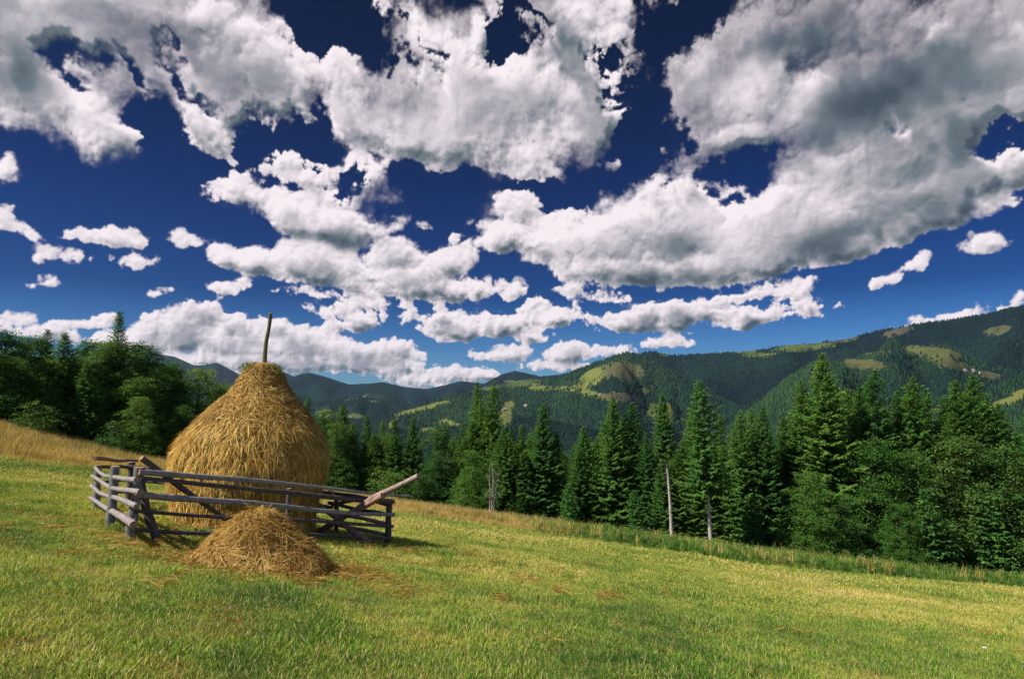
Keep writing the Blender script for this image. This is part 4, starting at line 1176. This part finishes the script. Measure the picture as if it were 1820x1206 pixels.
for (zl, zh, n, j, l0, l1, w, lf) in ((lo, z_sh + 0.15, 26000, 0.30, 0.28, 0.62, 0.0075, 0.09), (lo, z_sh, 5000, 0.55, 0.2, 0.5, 0.007, 0.16)):
    Vs, Qs, c_ = stack_layer('', zl, zh, n, lambda z, j=j: np.full(len(z), j), l0, l1, w, lf, None, 0)
    mb.add(Vs, Qs, None, c_)
link('hay_body', mb.mesh('hay_body', M['hay'], base), hs)
mb = MB()
for (zl, zh, n, j, l0, l1, w, lf) in ((z_sh - 0.10, SZ[-1] - 0.01, 15000, 0.62, 0.16, 0.40, 0.0070, 0.07), (z_sh - 0.35, z_sh + 0.1, 2200, 0.5, 0.2, 0.45, 0.0075, 0.10), (z_sh + 0.3, SZ[-1] - 0.02, 4200, 1.2, 0.10, 0.30, 0.0065, 0.09)):
    Vs, Qs, c_ = stack_layer('', zl, zh, n, lambda z, j=j: np.full(len(z), j), l0, l1, w, lf, None, 0)
    mb.add(Vs, Qs, None, c_)
link('hay_cap', mb.mesh('hay_cap', M['haytop'], base), hs)
hs.children[-1]['label'] = 'browner tangled hay on the upper cone of the haystack'
mb = MB()
p_a, p_m, p_b = pt(467, 660, HD), pt(474, 605, HD), pt(481, 559, HD)
pp = [p_a.lerp(p_m, t) for t in (0, .33, .66)] + [p_m.lerp(p_b, t) for t in (0, .33, .66, 1)]
pp = [p + Vector((0.012 * math.sin(i * 1.7), 0, 0)) for i, p in enumerate(pp)]
tube(mb, pp, [0.062, 0.060, 0.056, 0.052, 0.050, 0.047, 0.050], 9, 0.4, 0.06, 3)
tube(mb, [p_b + Vector((-0.05, 0, 0.0)), p_b + Vector((0.0, 0, 0.03)), p_b + Vector((0.055, 0, 0.035))], [0.02, 0.03, 0.02], 6, 0.4)
link('pole', mb.mesh('stack_pole', M['pole'], base, True), hs)
# green branches laid over the crown of the stack
n = 220
top = pt(466, 647, HD)
P_, D_, S_, L_, W_ = [], [], [], [], []
for cx_, cy_, r_, k in ((443, 652, 0.14, 150), (487, 651, 0.07, 36), (456, 648, 0.09, 40), (497, 662, 0.05, 20)):
    c_ = pt(cx_, cy_, HD - 0.22)
    P_.append(np.array(c_) + rg.normal(0, 1, (k, 3)) * np.array([r_ * .6, 0.16, r_ * .33]))
    d = unit(rg.normal(0, 1, (k, 3)) + np.array([-0.5 if cx_ < 460 else 0.5, -0.3, 0.1])); D_.append(d)
    S_.append(unit(np.cross(d, rg.normal(0, 1, (k, 3))))); L_.append(rg.uniform(0.05, 0.13, k)); W_.append(rg.uniform(0.010, 0.022, k))
Vv, q = kites(*[np.concatenate(a) for a in (P_, D_, S_, L_, W_)], np.array([0, 0, 1.0]))
link('sprig_tuft', mesh_np('sprig_tuft', Vv - np.array(base), q, None, M['sprig'], {'c': np.repeat(rg.random(len(q)), 4)}), hs)

# ------------------------------------------------------------------ raked hay pile in front of the fence
pc = ground_hit(468, 985)
pc = Vector((-4.15, 11.0, 0)); pc.z = g(pc.x, pc.y)
def pile_h(x, y):
    """height of the pile over the ground"""
    u = x - pc.x; v = y - pc.y
    a1 = np.sqrt((u / 0.98) ** 2 + (v / 1.0) ** 2)
    h1 = 0.95 * np.clip(1 - a1, 0, 1) ** 0.85 * (1 - 0.18 * np.exp(-a1 * 6))
    a2 = np.sqrt(((u - 0.38) / 0.80) ** 2 + ((v + 0.05) / 0.9) ** 2)
    h2 = 0.60 * np.clip(1 - a2, 0, 1) ** 0.75
    a3 = np.sqrt(((u + 0.38) / 0.66) ** 2 + ((v + 0.1) / 0.8) ** 2)
    h3 = 0.30 * np.clip(1 - a3, 0, 1) ** 0.8
    h_ = np.maximum(np.maximum(h1, h2), h3)
    h_ = h_ + 0.05 * np.clip(1.2 - a1, 0, 1)
    return h_ * (1 + 0.12 * perlin(x * 3, y * 3, 970) + 0.06 * perlin(x * 8, y * 8, 971))
ax_ = np.linspace(pc.x - 1.5, pc.x + 1.6, 110); ay_ = np.linspace(pc.y - 1.25, pc.y + 1.25, 90)
AX, AY = np.meshgrid(ax_, ay_)
AZ = G(AX, AY) + pile_h(AX, AY) - 0.035
idx = np.arange(AX.size).reshape(AX.shape)
Q = np.stack([idx[:-1, :-1], idx[:-1, 1:], idx[1:, 1:], idx[1:, :-1]], -1).reshape(-1, 4)
mb = MB(); mb.add(np.stack([AX, AY, AZ], -1).reshape(-1, 3), Q, None, 0.08)
n = 30000
sx = rg.uniform(pc.x - 1.35, pc.x + 1.45, n); sy = rg.uniform(pc.y - 1.15, pc.y + 1.1, n)
k = pile_h(sx, sy) > 0.025 + 0.03 * rg.random(n)
sx, sy = sx[k], sy[k]; n = len(sx)
hz = lambda x, y: G(x, y) + pile_h(x, y)
z0 = hz(sx, sy)
gx2 = (hz(sx + .04, sy) - z0) / .04; gy2 = (hz(sx, sy + .04) - z0) / .04
nr = unit(np.stack([-gx2, -gy2, np.ones(n)], -1))
dn = unit(np.stack([-gx2, -gy2, -(gx2 ** 2 + gy2 ** 2)], -1) + rg.normal(0, 0.02, (n, 3)))
sd = unit(np.cross(nr, dn))
# locks of hay fall in their own directions
lk = perlin(sx * 3.0, sy * 3.0, 975) * 1.6 + rg.normal(0, 0.55, n)
d_ = unit(dn * np.cos(lk)[:, None] + sd * np.sin(lk)[:, None]); sw = unit(np.cross(d_, nr))
st = np.stack([sx, sy, z0], -1) + nr * rg.uniform(-0.03, 0.035, n)[:, None]
L_ = rg.uniform(0.12, 0.42, n)[:, None]; lf = (rg.random(n) ** 2 * 0.07)[:, None]; cv = rg.normal(0, 0.25, n)[:, None]; wv = (0.0052 * rg.uniform(0.6, 1.4, n))[:, None]
p0, p1, p2, p3 = st, st + d_ * L_ * .33 + nr * (0.012 + lf) + sw * cv * L_ * .15, st + d_ * L_ * .68 + nr * (0.012 + lf) + sw * cv * L_ * .5, st + d_ * L_ + nr * (lf * .4 - 0.02) + sw * cv * L_
Vs = np.stack([p0 - sw * wv * .6, p0 + sw * wv * .6, p1 + sw * wv, p1 - sw * wv, p2 + sw * wv * .9, p2 - sw * wv * .9, p3 + sw * wv * .2, p3 - sw * wv * .2], 1).reshape(-1, 3)
i = np.arange(n)[:, None] * 8
mb.add(Vs, np.concatenate([i + np.array([0, 1, 2, 3]), i + np.array([3, 2, 4, 5]), i + np.array([5, 4, 6, 7])]), None,
       np.repeat(np.clip(rg.random(n) * 0.75 + 0.35 * perlin(sx * 3, sy * 3, 977) + 0.08, 0, 1), 8))
tag(link('hay_pile', mb.mesh('hay_pile', M['haypile'], pc), None, pc), 'low loose pile of brownish hay raked up in front of the log fence', 'hay pile')

# ------------------------------------------------------------------ log fence round the haystack
A, Mm, B, Dd, E = (ground_hit(*q) for q in ((230, 958), (195, 937), (172, 906), (688, 966), (598, 947)))
K = Vector((-12.3, 21.2, 0)); K.z = g(K.x, K.y)
BK = Vector((-8.2, 21.6, 0)); BK.z = g(BK.x, BK.y)
fence = empty('log_fence', A, 'weathered log fence of uneven poles enclosing the haystack', 'fence')
fs = random.Random(9)
def log_mesh(name, pts, r0, r1, mat, seed, sides=10, knots=True):
    """a slightly crooked debarked pole"""
    pts = [Vector(p) for p in pts]
    dense = []
    for i in range(len(pts) - 1):
        kseg = max(2, int((pts[i + 1] - pts[i]).length / 0.22))
        for j in range(kseg): dense.append(pts[i].lerp(pts[i + 1], j / kseg))
    dense.append(pts[-1])
    rr = random.Random(seed)
    n = len(dense)
    a1, a2 = rr.uniform(0.8, 1.6), rr.uniform(0, 6)
    out_ = []
    for i, p in enumerate(dense):
        t = i / max(1, n - 1)
        w = math.sin(t * math.pi)
        out_.append(p + Vector((0.012 * math.sin(a1 * t * 6 + a2), 0.012 * math.cos(a1 * t * 5), 0.016 * math.sin(a1 * t * 7 + a2 * 2))) * w)
    rad = [(r0 + (r1 - r0) * i / max(1, n - 1)) * (1 + rr.uniform(-0.07, 0.09)) for i in range(n)]
    mb = MB(); tube(mb, out_, rad, sides, 0.5, 0.05, seed)
    if knots:
        for q in range(int(n / 4)):
            i = rr.randrange(1, n - 1); an = rr.random() * 6.28
            t = (out_[i + 1] - out_[i - 1]).normalized(); u = t.cross(Vector((0.1, 0.2, 1))).normalized(); w = t.cross(u)
            o = u * math.cos(an) + w * math.sin(an)
            c = out_[i] + o * rad[i] * 0.8
            tube(mb, [c, c + o * rad[i] * 0.5], [rad[i] * .28, rad[i] * .18], 6, 0.35)
    return mb.mesh(name, mat, A if name != 'log' else pts[0], True)
def rail(pts, r0, r1, mat): return link('rail', log_mesh('rail', pts, r0, r1, M[mat], fs.randrange(9999)), fence)
def post(p, q, r, mat='post'):
    p = Vector(p); p.z -= 0.25
    return link('post', log_mesh('post', [p, q], r * 1.08, r * 0.95, M[mat], fs.randrange(9999), 10, False), fence)
def up(Pg, X, Y):                                   # point over a post foot, at photograph height Y
    dx, dy, dz = ray(X, Y); return Vector((dx * Pg.y, Pg.y, dz * Pg.y))
post(A, up(A, 247, 830), 0.088)
post(Mm, up(Mm, 205, 828), 0.085)
post(B, up(B, 174, 826), 0.085)
post(Dd, up(Dd, 693, 886), 0.085, 'darklog')
post(E, up(E, 598, 882), 0.065, 'darklog')
post(K, Vector((K.x, K.y, K.z + 1.32)), 0.11, 'darklog')
post(BK, Vector((BK.x, BK.y, BK.z + 1.2)), 0.08, 'darklog')
mid = A.lerp(Dd, 0.52) ; mid.z = g(mid.x, mid.y)
post(mid + Vector((-0.10, 0.07, 0)), up(mid, 520, 868) + Vector((-0.10, 0.07, 0)), 0.06, 'darklog')
# front rails, on our side of the posts
An, Dn = A + Vector((0.12, -0.09, 0)), Dd + Vector((0.12, -0.09, 0))
def fr_(*q): return [wall_pt(An, Dn, X, Y) for X, Y in q]
rail(fr_((246, 838), (440, 852), (560, 866), (668, 877), (732, 882)), 0.062, 0.028, 'greylog')
rail(fr_((249, 849), (340, 858), (440, 867), (560, 881), (640, 888), (699, 891)), 0.040, 0.066, 'darklog')
rail(fr_((238, 878), (330, 886), (440, 894), (560, 906), (640, 912), (700, 914)), 0.066, 0.050, 'greylog')
rail(fr_((236, 907), (330, 914), (440, 921), (560, 926), (640, 931), (698, 935)), 0.034, 0.046, 'darklog')
rail(fr_((238, 941), (330, 946), (440, 948), (560, 950), (640, 954), (697, 956)), 0.040, 0.036, 'darklog')
# left side rails, outside the posts
Ao, Bo = A + Vector((-0.10, -0.08, 0)), B + Vector((-0.10, -0.08, 0))
def ls_(*q): return [wall_pt(Ao, Bo, X, Y) for X, Y in q]
rail(ls_((169, 830), (176, 838), (188, 845), (205, 849), (243, 852)), 0.038, 0.046, 'greylog')
rail(ls_((163, 845), (178, 855), (196, 864), (216, 870), (250, 874)), 0.042, 0.047, 'greylog')
rail(ls_((161, 862), (176, 874), (198, 883), (222, 890), (243, 899)), 0.042, 0.047, 'greylog')
rail(ls_((160, 884), (180, 896), (200, 907), (222, 921), (238, 932)), 0.044, 0.066, 'greylog')
# back left side: B to K, and the back behind the stack
def seg(P, Q_, h0, h1): return [P + Vector((0, 0, h0)), (P + Q_) / 2 + Vector((0, 0, (h0 + h1) / 2 + 0.02)), Q_ + Vector((0, 0, h1))]
link('rail', log_mesh('rail', [B + Vector((-0.15, 0, 1.36)), (B + K) / 2 + Vector((0, 0, 1.34)), K + Vector((0.1, 0.1, 1.36))], 0.06, 0.05, M['redlog'], 71), fence)
for h_, rr0 in ((1.12, 0.05), (0.72, 0.045), (0.36, 0.045)):
    rail(seg(B, K, h_, h_ + 0.03), rr0, rr0, 'darklog')
for h_, rr0 in ((1.20, 0.05), (0.80, 0.05), (0.40, 0.05)):
    rail(seg(K + Vector((-.1, -.1, 0)), BK + Vector((.2, -.1, 0)), h_, h_), rr0, rr0, 'darklog')
    rail(seg(BK + Vector((-.2, -.1, 0)), E + Vector((-0.1, -0.1, 0)), h_ + .02, h_ - 0.06), rr0, rr0 * .9, 'darklog')
# right side: D to E, a little past it towards the stack
Ex = E + (E - Dd).normalized() * 0.9
Do, Eo = Dd + Vector((-0.09, -0.06, 0)), Ex
def rs_(*q): return [wall_pt(Dd, E, X, Y) for X, Y in q]
rail(rs_((690, 951), (648, 941), (606, 933), (584, 928)), 0.055, 0.055, 'greylog')
rail(rs_((690, 931), (648, 922), (606, 913), (584, 908)), 0.055, 0.05, 'greylog')
rail(rs_((690, 914), (648, 906), (606, 898), (584, 893)), 0.050, 0.05, 'darklog')
rail(rs_((690, 897), (648, 884), (606, 878), (584, 874)), 0.052, 0.05, 'darklog')
rail(rs_((700, 889), (660, 886), (620, 890), (590, 896)), 0.04, 0.05, 'darklog')
# inner prop at the near corner
pf = ground_hit(283, 963)
link('brace', log_mesh('brace', [pf + Vector((0, 0, -.1)), pt(262, 905, pf.y * 1.0), pt(247, 845, A.y + 0.25)], 0.085, 0.07, M['darklog'], 41), fence)

def loose(p, q, r0, r1, mat, label, seed, via=None):
    pts = [p] + ([via] if via else []) + [q]
    me = log_mesh('log', pts, r0, r1, M[mat], seed)
    return tag(link('log', me, None, Vector(pts[0])), label, 'log', 'loose logs leaning on the fence')
loose(pt(405, 926, 14.3), pt(251, 813, 12.6), 0.048, 0.055, 'darklog', 'dark log leaning from inside on the near left fence corner, upper end sticking out', 51)
loose(ground_hit(560, 952) + Vector((0, 0.6, 0)), pt(744, 845, 16.3), 0.058, 0.072, 'paleredlog', 'pale reddish log slanting high over the right fence corner, sawn end raised', 52, pt(664, 884, 16.95))
loose(pt(566, 942, 18.3), pt(681, 880, 16.75), 0.06, 0.085, 'redlog', 'short orange-brown log resting on the right side rails under the longer slanting log', 53)
q = ground_hit(656, 968)
loose(q + Vector((0, 0, 0.04)), pt(566, 896, 18.4), 0.085, 0.065, 'redlog', 'log propped from the grass by the right corner up into the fence, leaning left', 54)

# ------------------------------------------------------------------ small things
def leafy_plant(X, Y, n, label):
    p = ground_hit(X, Y)
    rg2 = np.random.default_rng(int(X))
    an = rg2.random(n) * 6.28
    P_ = np.stack([rg2.normal(0, .10, n), rg2.normal(0, .06, n), rg2.uniform(0.0, .14, n)], -1)
    d = unit(np.stack([np.cos(an), np.sin(an) * .6, rg2.uniform(0.1, 0.8, n)], -1))
    V, q = kites(P_, d, unit(np.cross(d, np.array([0, 0, 1.0]))), rg2.uniform(.10, .22, n), rg2.uniform(.03, .06, n), np.array([0, 0, 1.0]))
    tag(link('leafy_plant', mesh_np('leafy_plant', V, q, None, M['sprig'], {'c': np.repeat(rg2.random(n) * .5, 4)}), None, p), label, 'plant')
leafy_plant(350, 958, 60, 'broad-leaved bright green plant beside the left foot of the hay pile')
leafy_plant(375, 862, 26, 'green broad-leaved weed behind the front rails left of the haystack')
m, N, b, out = material('white_petals', 0.6, 0.2); b.inputs[0].default_value = (0.75, 0.72, 0.70, 1); M['petal'] = m
p = ground_hit(1750, 1158)
rg2 = np.random.default_rng(3); an = np.arange(9) / 9 * 6.28
d = unit(np.stack([np.cos(an), np.sin(an), np.full(9, .35)], -1))
V, q = kites(np.tile([0, 0, .07], (9, 1)), d, unit(np.cross(d, np.array([0, 0, 1.0]))), np.full(9, .045), np.full(9, .012), np.array([0, 0, 1.0]))
fl = empty('flower', p, 'single small white flower low in the grass near the right edge', 'flower')
link('petals', mesh_np('petals', V, q, None, M['petal'], {'c': np.zeros(36)}), fl)
mb = MB(); tube(mb, [(0, 0, -0.02), (0.004, 0, .07)], .004, 5); link('stem', mb.mesh('stem', M['sprig']), fl)
# tall single stalks in the mown grass
def stalk(X, Y, h_, lx, label):
    p = ground_hit(X, Y); mb = MB()
    tube(mb, [(0, 0, -.02), (lx * .3, 0, h_ * .5), (lx, 0, h_)], [.007, .006, .003], 5, 0.8)
    for j in range(8):
        t = .62 + .05 * j; mb.add([(lx * t, 0, h_ * t), (lx * t + .03, .01, h_ * t + .04), (lx * t + .01, 0, h_ * t + .06)], None, [(0, 1, 2)], 0.7)
    tag(link('grass_stalk', mb.mesh('grass_stalk', M['hay']), None, p), label, 'grass stalk')
stalk(682, 1007, 0.36, -0.10, 'lone pale dry stalk standing in the grass below the right fence corner')

# ------------------------------------------------------------------ the air between here and the mountains
x0, x1, y0, y1, z0, z1 = -10500, 10500, -300, 12500, float(HZ.min()) - 2, float(HZ.max()) + 30     # just above the highest crest
V = [(x0, y0, z0), (x1, y0, z0), (x1, y1, z0), (x0, y1, z0), (x0, y0, z1), (x1, y0, z1), (x1, y1, z1), (x0, y1, z1)]
Qs = [(0, 3, 2, 1), (4, 5, 6, 7), (0, 1, 5, 4), (1, 2, 6, 5), (2, 3, 7, 6), (3, 0, 4, 7)]
hm = bpy.data.materials.new('air'); hm.use_nodes = True
hn = NT(hm.node_tree); hn.n.clear()
ho = hn.new('ShaderNodeOutputMaterial'); pv = hn.new('ShaderNodeVolumePrincipled')
pv.inputs['Density'].default_value = HAZE
pv.inputs['Color'].default_value = (0.45, 0.65, 0.95, 1)
pv.inputs['Anisotropy'].default_value = 0.2
hn.l.new(pv.outputs[0], ho.inputs['Volume'])
tag(link('haze', mesh_np('haze', V, Qs, None, hm)), 'thin bluish air fading the far mountains', 'haze', kind='stuff')
